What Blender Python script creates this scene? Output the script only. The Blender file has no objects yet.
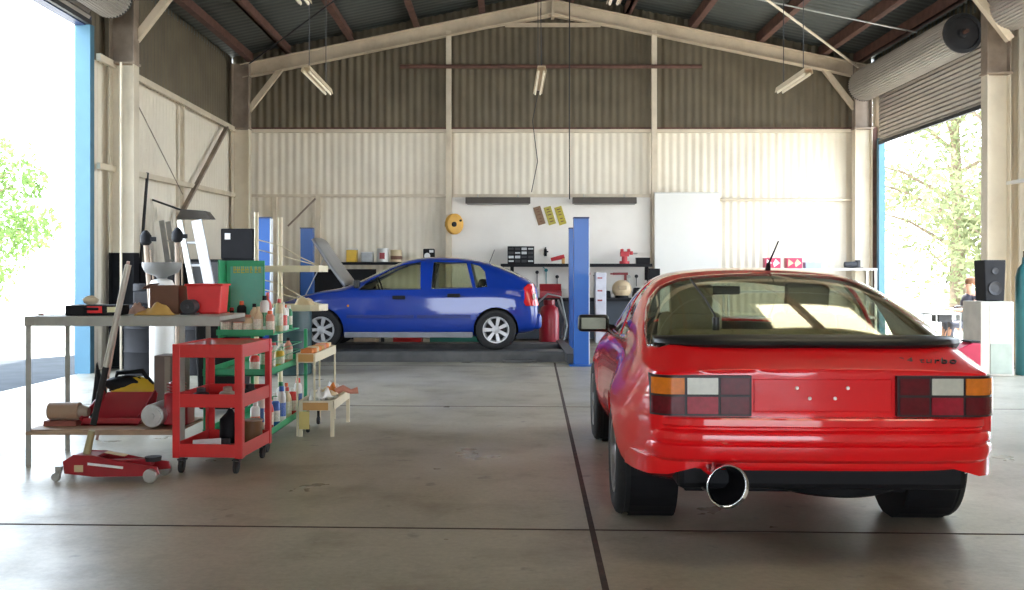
import bpy, bmesh, math, random
from mathutils import Vector, Matrix
random.seed(7)
S = bpy.context.scene
COL = S.collection
PI = math.pi

# ------------------------------------------------------------------ camera, sky, sun, exposure
cd = bpy.data.cameras.new('camera'); cam = bpy.data.objects.new('camera', cd); COL.objects.link(cam)
cam.location = (0, 0, 1.275); cam.rotation_euler = (PI/2, 0, 0)
cd.sensor_width = 36; cd.lens = 35.16; cd.shift_x = 0.00586; cd.shift_y = -0.01953; cd.clip_end = 500
S.camera = cam
w = bpy.data.worlds.new('sky'); S.world = w; w.use_nodes = True
wn = w.node_tree.nodes; wl = w.node_tree.links
bg = wn['Background']; bg.inputs['Strength'].default_value = 5.2
tc = wn.new('ShaderNodeTexCoord'); sx = wn.new('ShaderNodeSeparateXYZ'); rp = wn.new('ShaderNodeValToRGB')
wl.new(tc.outputs['Generated'], sx.inputs[0]); wl.new(sx.outputs['Z'], rp.inputs[0]); wl.new(rp.outputs[0], bg.inputs[0])
rp.color_ramp.elements[0].position = 0.0; rp.color_ramp.elements[0].color = (0.86, 0.93, 1.0, 1)
rp.color_ramp.elements[1].position = 0.8; rp.color_ramp.elements[1].color = (0.62, 0.78, 1.0, 1)
sd = bpy.data.lights.new('sun', 'SUN'); sun = bpy.data.objects.new('sun', sd); COL.objects.link(sun)
sd.energy = 14; sd.angle = math.radians(0.6); sd.color = (1.0, 0.94, 0.84)
sun.rotation_euler = (math.radians(-38), 0, math.radians(-20))
vs = S.view_settings
vs.view_transform = 'Standard'; vs.look = 'None'; vs.gamma = 1; vs.use_curve_mapping = False; vs.exposure = 0.95
S.cycles.use_denoising = True
S.cycles.max_bounces = 10; S.cycles.diffuse_bounces = 6; S.cycles.transparent_max_bounces = 16
S.cycles.sample_clamp_indirect = 8

# ------------------------------------------------------------------ helpers
def at(px, py, Y):
    """a point of the place, from where it shows in the photo and its distance"""
    return Vector(((px-506)*Y/1000, Y, 1.275+(275-py)*Y/1000))

MATS = {}
def M(name, col, rough=0.5, metal=0.0, var=0.12, scale=6.0, bump=0.0, coat=0.0, dirt=None, dirt_amt=0.35, bscale=None, spec=0.5, emit=None, estr=0):
    if name in MATS: return MATS[name]
    m = bpy.data.materials.new(name); m.use_nodes = True; nt = m.node_tree; n = nt.nodes; L = nt.links
    b = n['Principled BSDF']
    b.inputs['Roughness'].default_value = rough; b.inputs['Metallic'].default_value = metal
    b.inputs['Specular IOR Level'].default_value = spec
    b.inputs['Coat Weight'].default_value = coat; b.inputs['Coat Roughness'].default_value = 0.05
    t = n.new('ShaderNodeTexCoord'); no = n.new('ShaderNodeTexNoise'); no.inputs['Scale'].default_value = scale
    no.inputs['Detail'].default_value = 5; L.new(t.outputs['Object'], no.inputs['Vector'])
    r = n.new('ShaderNodeValToRGB'); L.new(no.outputs['Fac'], r.inputs[0])
    c = Vector(col[:3])
    r.color_ramp.elements[0].position = 0.3; r.color_ramp.elements[1].position = 0.7
    r.color_ramp.elements[0].color = (*[max(0, x*(1-var)) for x in c], 1)
    r.color_ramp.elements[1].color = (*[min(1, x*(1+var)) for x in c], 1)
    out = r.outputs[0]
    if dirt:
        n2 = n.new('ShaderNodeTexNoise'); n2.inputs['Scale'].default_value = scale*0.45; n2.inputs['Detail'].default_value = 8
        n2.inputs['Roughness'].default_value = 0.7
        L.new(t.outputs['Object'], n2.inputs['Vector'])
        r2 = n.new('ShaderNodeValToRGB'); r2.color_ramp.elements[0].position = 0.48; r2.color_ramp.elements[1].position = 0.72
        L.new(n2.outputs['Fac'], r2.inputs[0])
        mu = n.new('ShaderNodeMath'); mu.operation = 'MULTIPLY'; mu.inputs[1].default_value = dirt_amt; L.new(r2.outputs[0], mu.inputs[0])
        mx = n.new('ShaderNodeMixRGB'); L.new(mu.outputs[0], mx.inputs[0]); L.new(out, mx.inputs[1]); mx.inputs[2].default_value = (*dirt, 1)
        out = mx.outputs[0]
    L.new(out, b.inputs['Base Color'])
    if bump:
        bp = n.new('ShaderNodeBump'); bp.inputs['Strength'].default_value = bump; bp.inputs['Distance'].default_value = 0.01
        n3 = n.new('ShaderNodeTexNoise'); n3.inputs['Scale'].default_value = bscale or scale*8; L.new(t.outputs['Object'], n3.inputs['Vector'])
        L.new(n3.outputs['Fac'], bp.inputs['Height']); L.new(bp.outputs[0], b.inputs['Normal'])
    if emit:
        b.inputs['Emission Color'].default_value = (*emit, 1); b.inputs['Emission Strength'].default_value = estr
    MATS[name] = m
    return m

def glass(name, tint, refl=1.0, rough=0.0):
    if name in MATS: return MATS[name]
    m = bpy.data.materials.new(name); m.use_nodes = True; n = m.node_tree.nodes; L = m.node_tree.links
    n.remove(n['Principled BSDF']); o = n['Material Output']
    tr = n.new('ShaderNodeBsdfTransparent'); tr.inputs[0].default_value = (*tint, 1)
    gl = n.new('ShaderNodeBsdfGlossy'); gl.inputs['Roughness'].default_value = rough; gl.inputs[0].default_value = (refl, refl, refl, 1)
    lw = n.new('ShaderNodeLayerWeight'); lw.inputs[0].default_value = .5; pw = n.new('ShaderNodeMath'); pw.operation = 'POWER'; pw.inputs[1].default_value = 4.0; L.new(lw.outputs['Facing'], pw.inputs[0])
    fr = n.new('ShaderNodeMath'); fr.operation = 'MULTIPLY_ADD'; fr.inputs[1].default_value = .85; fr.inputs[2].default_value = .045; L.new(pw.outputs[0], fr.inputs[0])
    mx = n.new('ShaderNodeMixShader'); L.new(fr.outputs[0], mx.inputs[0]); L.new(tr.outputs[0], mx.inputs[1]); L.new(gl.outputs[0], mx.inputs[2])
    L.new(mx.outputs[0], o.inputs[0]); MATS[name] = m
    return m

class MB:
    def __init__(s): s.bm = bmesh.new()
    def _xf(s, vs, mat):
        for v in vs: v.co = mat @ v.co
    def box(s, c, d, rot=(0, 0, 0), taper=None):
        r = bmesh.ops.create_cube(s.bm, size=1)['verts']
        for v in r:
            k = 1.0
            if taper and v.co.z > 0: k = taper
            v.co = Vector((v.co.x*d[0]*k, v.co.y*d[1]*k, v.co.z*d[2]))
        from mathutils import Euler
        s._xf(r, Matrix.Translation(c) @ Euler(rot).to_matrix().to_4x4()); return s
    def bar(s, a, b, wx, wz, up=(0, 0, 1)):
        """rectangular bar from a to b"""
        a = Vector(a); b = Vector(b); z = (b-a); L = z.length; z.normalize(); u = Vector(up)
        if abs(z.dot(u)) > 0.98: u = Vector((1, 0, 0))
        x = u.cross(z).normalized(); y = z.cross(x)
        r = bmesh.ops.create_cube(s.bm, size=1)['verts']
        mat = Matrix((x, y, z)).transposed().to_4x4()
        for v in r: v.co = Vector((v.co.x*wx, v.co.y*wz, v.co.z*L))
        s._xf(r, Matrix.Translation((a+b)/2) @ mat); return s
    def cyl(s, a, b, r0, r1=None, seg=16, cap=True):
        a = Vector(a); b = Vector(b); d = b-a; r1 = r0 if r1 is None else r1
        r = bmesh.ops.create_cone(s.bm, cap_ends=cap, segments=seg, radius1=max(r0, 1e-4), radius2=max(r1, 1e-4), depth=d.length)['verts']
        s._xf(r, Matrix.Translation((a+b)/2) @ d.to_track_quat('Z', 'Y').to_matrix().to_4x4()); return s
    def tube(s, pts, r, seg=8, closed=False):
        pts = [Vector(p) for p in pts]; n = len(pts); rings = []
        for i, p in enumerate(pts):
            if closed: t = pts[(i+1) % n]-pts[i-1]
            else: t = pts[min(i+1, n-1)]-pts[max(i-1, 0)]
            t.normalize(); u = Vector((0, 0, 1)) if abs(t.z) < 0.9 else Vector((1, 0, 0))
            x = u.cross(t).normalized(); y = t.cross(x); rr = r[i] if isinstance(r, (list, tuple)) else r
            rings.append([s.bm.verts.new(p+x*math.cos(2*PI*k/seg)*rr+y*math.sin(2*PI*k/seg)*rr) for k in range(seg)])
        for i in range(n if closed else n-1):
            A = rings[i]; B = rings[(i+1) % n]
            for k in range(seg): s.bm.faces.new((A[k], A[(k+1) % seg], B[(k+1) % seg], B[k]))
        if not closed: s.bm.faces.new(rings[0][::-1]); s.bm.faces.new(rings[-1])
        return s
    def lathe(s, prof, o=(0, 0, 0), ax=(0, 0, 1), seg=24, cap=True):
        """prof = [(r, h)...] turned about ax through o"""
        q = Vector(ax).to_track_quat('Z', 'Y'); o = Vector(o); rings = []
        for r, h in prof:
            rings.append([s.bm.verts.new(o+q @ Vector((max(r, 1e-4)*math.cos(2*PI*k/seg), max(r, 1e-4)*math.sin(2*PI*k/seg), h))) for k in range(seg)])
        for A, B in zip(rings, rings[1:]):
            for k in range(seg): s.bm.faces.new((A[k], A[(k+1) % seg], B[(k+1) % seg], B[k]))
        if cap: s.bm.faces.new(rings[0][::-1]); s.bm.faces.new(rings[-1])
        return s
    def prism(s, poly, a, b, plane='xz'):
        """flat outline pushed from a to b along the axis it lacks"""
        def v(p, h): return {'xz': (p[0], h, p[1]), 'xy': (p[0], p[1], h), 'yz': (h, p[0], p[1])}[plane]
        A = [s.bm.verts.new(v(p, a)) for p in poly]; B = [s.bm.verts.new(v(p, b)) for p in poly]; n = len(poly)
        s.bm.faces.new(A); s.bm.faces.new(B[::-1])
        for i in range(n): s.bm.faces.new((A[i], B[i], B[(i+1) % n], A[(i+1) % n]))
        return s
    def ball(s, c, r, sc=(1, 1, 1), seg=16, noise=0):
        vs_ = bmesh.ops.create_uvsphere(s.bm, u_segments=seg, v_segments=max(6, seg//2+2), radius=1)['verts']
        for v in vs_:
            k = 1+random.uniform(-noise, noise); v.co = Vector(c)+Vector((v.co.x*r*sc[0]*k, v.co.y*r*sc[1]*k, v.co.z*r*sc[2]*k))
        return s
    def sheet(s, x0, x1, y0, y1, z0, z1, pitch, amp):
        """corrugated cladding: waves run across (x0..x1 or y0..y1), ribs go up"""
        along_x = abs(x1-x0) > abs(y1-y0); L = abs(x1-x0) if along_x else abs(y1-y0); n = max(2, int(L/pitch)*6); prev = None
        for i in range(n+1):
            t = i/n; d = amp*math.cos(2*PI*i/6)
            x = x0+(x1-x0)*t+(0 if along_x else d); y = y0+(y1-y0)*t+(d if along_x else 0)
            zt = z1(x) if callable(z1) else z1
            cur = (s.bm.verts.new((x, y, z0)), s.bm.verts.new((x, y, zt)))
            if prev: s.bm.faces.new((prev[0], cur[0], cur[1], prev[1]))
            prev = cur
        return s
    def build(s, name, mat, parent=None, smooth=None, bevel=0, seg=2, solid=0, offset=-1):
        bmesh.ops.recalc_face_normals(s.bm, faces=s.bm.faces)
        me = bpy.data.meshes.new(name); s.bm.to_mesh(me); s.bm.free()
        o = bpy.data.objects.new(name, me); COL.objects.link(o); me.materials.append(mat)
        if parent is not None: o.parent = parent
        if smooth is not None:
            me.polygons.foreach_set('use_smooth', [True]*len(me.polygons))
            if smooth < 180: me.set_sharp_from_angle(angle=math.radians(smooth))
        if solid:
            md = o.modifiers.new('solid', 'SOLIDIFY'); md.thickness = solid; md.offset = offset
        if bevel:
            md = o.modifiers.new('bevel', 'BEVEL'); md.width = bevel; md.segments = seg; md.limit_method = 'ANGLE'; md.angle_limit = math.radians(40)
        return o

def tag(o, label=None, cat=None, group=None, kind=None):
    for k, v in (('label', label), ('category', cat), ('group', group), ('kind', kind)):
        if v: o[k] = v
    return o
def thing(name, label, cat, loc=(0, 0, 0), rz=0, group=None):
    o = bpy.data.objects.new(name, None); COL.objects.link(o); o.empty_display_size = .1
    o.location = loc; o.rotation_euler = (0, 0, rz); return tag(o, label, cat, group)
def struct(mb, name, mat, label, parent=None, **k):
    o = mb.build(name, mat, parent, **k); return tag(o, label, None, None, 'structure')
def kids(o): return [c for c in bpy.data.objects if c.parent == o]
def copy_tree(o, parent=None):
    c = o.copy(); COL.objects.link(c); c.parent = parent
    for ch in kids(o): copy_tree(ch, c)
    return c

# ------------------------------------------------------------------ materials of the place
CREAM = M('cream paint on steel', (.70, .61, .47), .55, 0, .08, 3, dirt=(.33, .24, .16), dirt_amt=.3)
RUST = M('rust brown primer', (.125, .058, .042), .7, 0, .3, 8)
RAWST = M('bare weathered steel', (.34, .27, .21), .65, .2, .2, 4, dirt=(.16, .10, .07), dirt_amt=.5)
SHEETW = M('white painted cladding', (.84, .77, .64), .5, 0, .05, 1.2, dirt=(.56, .44, .30), dirt_amt=.25)
SHEETG = M('bare grey cladding', (.15, .122, .080), .5, .25, .14, 2, dirt=(.12, .10, .08), dirt_amt=.3)
LINING = M('white wall lining board', (.84, .80, .74), .45, 0, .04, 1.5, dirt=(.66, .56, .45), dirt_amt=.2)
ROOFM = M('foil faced roof sheet', (.10, .11, .105), .42, .5, .2, .7, dirt=(.07, .08, .08), dirt_amt=.6)
SHUT = M('grey roller shutter', (.42, .38, .34), .45, .3, .08, 3)
LBLUE = M('light blue painted jamb', (.06, .17, .25), .5, 0, .06, 3)
BLACKP = M('black painted steel', (.009, .009, .011), .6, 0, .2, 8, spec=.2)
DGREY = M('dark grey steel', (.045, .045, .048), .6, .1, .15, 8, spec=.25)
STEEL = M('galvanised steel', (.50, .50, .48), .38, .8, .1, 9)
CHROME = M('chrome', (.8, .8, .8), .12, 1, .03, 9)
WHITEP = M('white enamel', (.80, .80, .79), .35, 0, .03, 6)
GREYB = M('grey painted bench steel', (.36, .36, .32), .5, .1, .12, 6, dirt=(.2, .13, .08), dirt_amt=.3)
WOODM = M('worn plywood', (.36, .24, .15), .6, 0, .2, 7, bump=.1)
LIFTB = M('lift blue paint', (.012, .10, .38), .4, 0, .05, 3, coat=.2)
LIFTD = M('dark blue steel', (.015, .03, .10), .5, 0, .1, 4)
REDP = M('red trolley enamel', (.62, .022, .022), .35, 0, .08, 5, coat=.3, dirt=(.25, .03, .03), dirt_amt=.35)
REDB = M('bright red plastic', (.75, .02, .02), .4)
DRED = M('dark red enamel', (.30, .012, .02), .3, 0, .1, 8, coat=.4)
GREENP = M('green enamel', (.02, .34, .14), .4, 0, .08, 6, dirt=(.02, .16, .08), dirt_amt=.3)
IVORY = M('ivory painted rack steel', (.72, .64, .46), .45, 0, .06, 6)
RUBBER = M('black rubber', (.012, .012, .012), .75, 0, .2, 20)
YELL = M('yellow plastic', (.72, .45, .03), .45)
BROWNB = M('brown cardboard', (.17, .08, .05), .8)
TEAL = M('teal paint', (.03, .25, .28), .5)

# ------------------------------------------------------------------ floor and ground
def floor_mat():
    m = bpy.data.materials.new('worn concrete'); m.use_nodes = True; n = m.node_tree.nodes; L = m.node_tree.links; b = n['Principled BSDF']
    t = n.new('ShaderNodeTexCoord')
    def noise(sc, det=6, ro=.6):
        x = n.new('ShaderNodeTexNoise'); x.inputs['Scale'].default_value = sc; x.inputs['Detail'].default_value = det; x.inputs['Roughness'].default_value = ro
        L.new(t.outputs['Object'], x.inputs['Vector']); return x.outputs['Fac']
    def ramp(f, p0, c0, p1, c1):
        r = n.new('ShaderNodeValToRGB'); r.color_ramp.elements[0].position = p0; r.color_ramp.elements[1].position = p1
        r.color_ramp.elements[0].color = (*c0, 1); r.color_ramp.elements[1].color = (*c1, 1); L.new(f, r.inputs[0]); return r.outputs[0]
    def mix(f, a, c, mode='MIX'):
        x = n.new('ShaderNodeMixRGB'); x.blend_type = mode
        if isinstance(f, float): x.inputs[0].default_value = f
        else: L.new(f, x.inputs[0])
        L.new(a, x.inputs[1])
        if isinstance(c, tuple): x.inputs[2].default_value = (*c, 1)
        else: L.new(c, x.inputs[2])
        return x.outputs[0]
    base = ramp(noise(.55, 4), .3, (.30, .270, .205), .7, (.43, .395, .315))
    fine = ramp(noise(30, 6, .7), .3, (.82, .82, .82), .7, (1.1, 1.1, 1.1))
    c = mix(1.0, base, fine, 'MULTIPLY')
    c = mix(ramp(noise(1.7, 8, .65), .50, (0, 0, 0), .68, (.55, .55, .55)), c, (.15, .115, .07))
    c = mix(ramp(noise(5, 4, .5), .66, (0, 0, 0), .72, (.5, .5, .5)), c, (.06, .055, .05))
    c = mix(ramp(noise(2.6, 8, .8), .62, (0, 0, 0), .78, (.4, .4, .4)), c, (.50, .46, .38))
    L.new(c, b.inputs['Base Color'])
    L.new(ramp(noise(1.2, 5), .3, (.26,)*3, .75, (.5,)*3), b.inputs['Roughness'])
    bp = n.new('ShaderNodeBump'); bp.inputs['Strength'].default_value = .12; bp.inputs['Distance'].default_value = .01
    L.new(noise(14, 8, .7), bp.inputs['Height']); L.new(bp.outputs[0], b.inputs['Normal'])
    return m
struct(MB().box((.93, 4.0, -.06), (12.9, 32.4, .12)), 'floor', floor_mat(), 'worn grey concrete workshop floor')
JOINT = M('dark joint filler', (.055, .035, .028), .9, 0, .4, 14)
k = 0
for a, b_, wd in (((.345, 2.0), (.705, 14.55), .028), ((-5.4, 5.235), (7.3, 4.72), .016), ((-5.4, 9.9), (7.3, 9.4), .012), ((-5.4, 14.2), (7.3, 13.7), .01)):
    k += 1
    struct(MB().bar((*a, .0006), (*b_, .0006), wd, .003), 'trim_%d' % k, JOINT, ['long dark joint running down the floor', 'nearest joint across the floor', 'middle joint across the floor', 'far joint across the floor'][k-1])
GRAVEL = M('pale dry gravel', (.52, .50, .45), .9, 0, .2, 2, bump=.5)
struct(MB().box((0, 20, -.22), (160, 160, .2)), 'ground', GRAVEL, 'sunlit pale ground around the workshop')
APR = M('shade darkened concrete apron', (.050, .055, .060), .95, 0, .15, 3, spec=.1)  # concrete strip; its shade is put into this near-black colour
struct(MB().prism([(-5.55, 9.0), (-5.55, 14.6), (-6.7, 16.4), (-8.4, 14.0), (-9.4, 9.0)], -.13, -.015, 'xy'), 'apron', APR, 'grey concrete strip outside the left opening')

# ------------------------------------------------------------------ shell
XL, XR, YB = -5.5, 7.36, 20.1      # wall planes
RX, RZ, SL = .93, 6.86, .207       # ridge, slope
def roofz(x): return RZ-abs(x-RX)*SL
HZ = 4.155
struct(MB().sheet(XL, XR, YB, YB, 0, HZ, .15, .008), 'wall_back', SHEETW, 'lower white painted corrugated back wall', smooth=180)
struct(MB().sheet(XL, XR, YB+.04, YB+.04, HZ, lambda x: roofz(x)+.15, .15, .015), 'wall_back_upper', SHEETG, 'bare grey corrugated gable above the white wall', smooth=180)
struct(MB().sheet(XL, XL, 13.12, YB, 0, HZ, .15, .018), 'wall_left', SHEETW, 'lower cream corrugated left wall', smooth=180)
struct(MB().sheet(XL-.03, XL-.03, 13.12, YB, HZ, 5.67, .15, .02), 'wall_left_upper', SHEETG, 'bare grey corrugated upper left wall', smooth=180)
struct(MB().sheet(XL-.03, XL-.03, 8.3, 13.12, 4.5, 5.67, .15, .02), 'wall_left_over_opening', SHEETG, 'grey cladding above the left opening', smooth=180)
struct(MB().sheet(XL, XL, -12, 8.3, 0, 5.67, .15, .018), 'wall_left_front', SHEETW, 'corrugated left wall near the front', smooth=180)
struct(MB().sheet(XR, XR, 13.35, 15.0, 0, 5.67, .15, .018), 'wall_right', SHEETW, 'narrow corrugated right wall between the two openings', smooth=180)
struct(MB().sheet(XR+.03, XR+.03, 15.0, YB, 4.9, 5.67, .15, .018), 'wall_right_over_door', SHEETG, 'grey cladding above the right roller door', smooth=180)
struct(MB().sheet(XR+.03, XR+.03, 8.5, 13.35, 4.9, 5.67, .15, .018), 'wall_right_over_opening', SHEETG, 'grey cladding above the nearer right opening', smooth=180)
struct(MB().sheet(XR, XR, 19.62, YB, 0, 4.9, .15, .018), 'wall_right_corner', SHEETW, 'cladding beside the back right corner', smooth=180)
struct(MB().sheet(XR, XR, -12, 8.5, 0, 5.67, .15, .018), 'wall_right_front', SHEETW, 'corrugated right wall near the front', smooth=180)
struct(MB().sheet(XL, -3.4, -12, -12, 0, lambda x: roofz(x)+.1, .15, .018), 'wall_front_added_left', SHEETW, 'unseen front wall left of the opening, added to limit light', smooth=180)  # unseen front end added behind the camera, opening sized to set frontal light
struct(MB().sheet(5.2, XR, -12, -12, 0, lambda x: roofz(x)+.1, .15, .018), 'wall_front_added_right', SHEETW, 'unseen front wall right of the opening, added to limit light', smooth=180)
struct(MB().sheet(-3.4, 5.2, -12, -12, 4.6, lambda x: roofz(x)+.1, .15, .018), 'wall_front_added_upper', SHEETG, 'unseen front wall above the opening, added to limit light', smooth=180)
# roof sheets: ribs run down the slope
def roof(x0, x1, ya, yb, name, label, mat=None):
    mb = MB(); n = max(1, round((yb-ya)/.19))*4; prev = None
    for i in range(n+1):
        y = ya+(yb-ya)*i/n; d = .018*math.cos(2*PI*i/4)
        cur = (mb.bm.verts.new((x0, y, roofz(x0)+.12+d)), mb.bm.verts.new((x1, y, roofz(x1)+.12+d)))
        if prev: mb.bm.faces.new((prev[0], cur[0], cur[1], prev[1]))
        prev = cur
    struct(mb, name, mat or ROOFM, label, smooth=180)
SKY = bpy.data.materials.new('translucent roof sheet'); SKY.use_nodes = True
_n = SKY.node_tree.nodes; _l = SKY.node_tree.links; _n.remove(_n['Principled BSDF'])
_t = _n.new('ShaderNodeBsdfTranslucent'); _t.inputs[0].default_value = (.62, .52, .34, 1); _d = _n.new('ShaderNodeBsdfDiffuse'); _d.inputs[0].default_value = (.45, .40, .30, 1)
_x = _n.new('ShaderNodeMixShader'); _x.inputs[0].default_value = .4; _l.new(_t.outputs[0], _x.inputs[1]); _l.new(_d.outputs[0], _x.inputs[2]); _l.new(_x.outputs[0], _n['Material Output'].inputs[0])
LT = [(-12, 3.0), (5.0, 20.3)]
roof(XL-.25, RX, -12, 20.3, 'ceiling_left', 'left slope of the metal roof')
roof(RX, XR+.25, -12, 3.6, 'ceiling_right', 'right slope of the metal roof near the front')
roof(4.9, XR+.25, 3.6, 5.6, 'ceiling_right', 'roof sheet between nearer skylight and eave')
roof(RX, 4.9, 3.6, 5.6, 'skylight', 'nearer translucent sheet in the right roof slope', SKY)
roof(RX, XR+.25, 5.6, 9.6, 'ceiling_right', 'right slope of the metal roof between the skylights')
roof(RX, 3.0, 9.6, 11.4, 'ceiling_right', 'roof sheet between ridge and farther skylight'); roof(4.9, XR+.25, 9.6, 11.4, 'ceiling_right', 'roof sheet between farther skylight and eave')
roof(3.0, 4.9, 9.6, 11.4, 'skylight', 'farther translucent sheet in the right roof slope', SKY)
roof(RX, XR+.25, 11.4, 20.3, 'ceiling_right', 'right slope of the metal roof')
struct(MB().prism([(RX-.3, roofz(RX-.3)+.135), (RX, RZ+.15), (RX+.3, roofz(RX+.3)+.135), (RX+.3, roofz(RX+.3)+.15), (RX, RZ+.165), (RX-.3, roofz(RX-.3)+.15)], -12.2, 20.4), 'ridge_cap', ROOFM, 'metal cap along the roof ridge')
struct(MB().box((XL-.06, 4, 5.66), (.06, 32.6, .22)), 'eave_flashing', ROOFM, 'metal flashing along the left eave')
struct(MB().box((XR+.06, 4, 5.56), (.06, 32.6, .30)), 'eave_flashing', ROOFM, 'metal flashing along the right eave')
for y in (3.6, 5.6, 9.6, 11.4): struct(MB().prism([(RX, RZ+.138), (XR+.25, roofz(XR+.25)+.138), (XR+.25, roofz(XR+.25)+.15), (RX, RZ+.15)], y-.12, y+.12), 'roof_lap', ROOFM, 'overlap strip across the right roof slope beside a skylight')
for x in (3.0, 4.9): struct(MB().prism([(x-.1, roofz(x-.1)+.138), (x+.1, roofz(x+.1)+.138), (x+.1, roofz(x+.1)+.15), (x-.1, roofz(x-.1)+.15)], 3.5, 11.5), 'roof_lap', ROOFM, 'lap strip down the right roof slope at a skylight edge')
k = 0
for x in (-5.1, -4.35, -3.1, -1.8, -.5, .6, 1.26, 2.4, 3.7, 5.05, 6.3, 7.0):
    struct(MB().box((x, 4.0, roofz(x)-.0), (.065, 32.1, .2)).box((x+.03, 4.0, roofz(x)-.09), (.12, 32.1, .02)), 'roof_purlin', RUST, 'rust brown purlin running along the roof'); k += 1

def ibeam(mb, a, b, depth, width, up):
    """I-section from a to b; depth measured along up"""
    a = Vector(a); b = Vector(b); u = Vector(up).normalized(); h = depth/2
    mb.bar(a+u*(h-.008), b+u*(h-.008), .016 if False else width, .016, up)
    mb.bar(a-u*(h-.008), b-u*(h-.008), width, .016, up)
    mb.bar(a, b, .014, depth-.03, up)
    return mb
PAINTC = M('cream painted column', (.74, .66, .52), .5, 0, .06, 3, dirt=(.4, .28, .18), dirt_amt=.25)
def column(x, y, sgn, where, black=True, raw=True):
    mb = MB(); ibeam(mb, (x, y, 1.58 if black else 0), (x, y, HZ), .34, .2, (1, 0, 0))
    struct(mb, 'steel_column', PAINTC, 'cream painted steel column ' + where)
    mb = MB(); ibeam(mb, (x, y, HZ), (x, y, roofz(x)-.12), .34, .2, (1, 0, 0)); mb.box((x, y, HZ+.02), (.38, .24, .03))
    struct(mb, 'column_head', RAWST, 'bare steel upper length of the column ' + where)
    if black:
        mb = MB(); ibeam(mb, (x, y, 0), (x, y, 1.58), .342, .202, (1, 0, 0)); mb.box((x, y, .01), (.4, .3, .02))
        struct(mb, 'column_foot', BLACKP, 'black painted foot of the column ' + where)
def frame(y, xl, xr, where, m):
    for s, xe in ((-1, xl), (1, xr)):
        mb = MB(); dz = -.26
        a = Vector((xe, y, roofz(xe)+dz)); b = Vector((RX, y, roofz(RX)+dz)); u = Vector((-s*(-SL), 0, 1)).normalized() if False else Vector(((b-a).z*-1/1, 0, (b-a).x)).normalized()
        if u.z < 0: u = -u
        ibeam(mb, a, b, .27, .19, u)
        # knee brace
        mb.bar((xe-s*.12, y, roofz(xe)-1.05), (xe-s*.78, y, roofz(xe-s*.78)-.36), .1, .1, (0, 1, 0))
        struct(mb, 'roof_rafter', m, 'sloping portal rafter with knee brace, %s side, %s' % ('left' if s < 0 else 'right', where))
    mb = MB().box((RX, y, roofz(RX)-.27), (.06, .24, .42)).bar((RX-.95, y-.03, roofz(RX)-.62), (RX+.95, y-.03, roofz(RX)-.62), .07, .07)
    mb.bar((RX-1.6, y, roofz(RX)-.55-.15), (RX, y, roofz(RX)-.42), .1, .06).bar((RX+1.6, y, roofz(RX)-.70), (RX, y, roofz(RX)-.42), .1, .06)
    struct(mb, 'ridge_plate', m, 'bolted ridge plate of the portal frame ' + where)
RAFT = M('dusty cream rafter paint', (.58, .48, .35), .55, 0, .12, 3, dirt=(.3, .2, .12), dirt_amt=.4)
frame(19.9, -5.25, 7.1, 'at the back wall', RAFT)
frame(13.85, -5.25, 7.1, 'one bay forward', RAFT)
frame(7.6, -5.25, 7.1, 'nearest', RAFT)
column(-5.25, 19.85, -1, 'in the back left corner', black=False)
column(7.07, 19.85, 1, 'in the back right corner', black=False)
column(-5.25, 13.75, -1, 'left, beside the blue jamb')
column(7.08, 14.45, 1, 'right, between the two openings', black=False)
column(-5.25, 7.6, -1, 'left front'); column(7.08, 7.6, 1, 'right front')

# girts and studs on the back wall
struct(MB().box((.93, 20.0, HZ+.0), (12.3, .09, .06)), 'wall_girt', CREAM, 'cream rail where white wall meets bare gable')
struct(MB().box((.93, 20.0, HZ+.05), (12.3, .07, .035)), 'wall_girt', RUST, 'rust rail just above the cream rail')
struct(MB().box((-3.2, 20.0, 2.86), (4.0, .09, .05)), 'wall_girt', CREAM, 'cream mid rail left of the first post')
struct(MB().box((.93, 20.0, 2.86), (3.95, .07, .06)), 'wall_girt', CREAM, 'cream mid rail between the two posts')
struct(MB().cyl((4.28, 19.98, 2.78), (6.95, 19.98, 2.78), .03), 'wall_girt', CREAM, 'cream pipe rail right of the whiteboard')
struct(MB().bar((-1.14, 19.93, 0), (-1.14, 19.93, roofz(-1.14)-.3), .11, .1), 'wall_post', CREAM, 'cream wall post left of the reel')
struct(MB().bar((2.95, 19.93, 0), (2.95, 19.93, roofz(2.95)-.3), .11, .1), 'wall_post', CREAM, 'cream wall post by the whiteboard')
struct(MB().bar((-4.62, 20.0, 0), (-4.62, 20.0, 2.84), .08, .08), 'wall_stud', CREAM, 'thin cream stud near the left corner')
struct(MB().bar((-3.75, 20.0, 0), (-3.75, 20.0, 2.84), .08, .08), 'wall_stud', CREAM, 'thin cream stud behind the far left lift post')
struct(MB().bar((-3.8, 19.95, 2.8), (-4.35, 19.95, 2.25), .04, .03), 'wall_brace', RAWST, 'short dark diagonal strut on the back wall')
struct(MB().box((.9, 19.98, 1.6), (3.96, .03, 2.45)), 'wall_lining', LINING, 'smooth white lining behind the rear benches')
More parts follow.
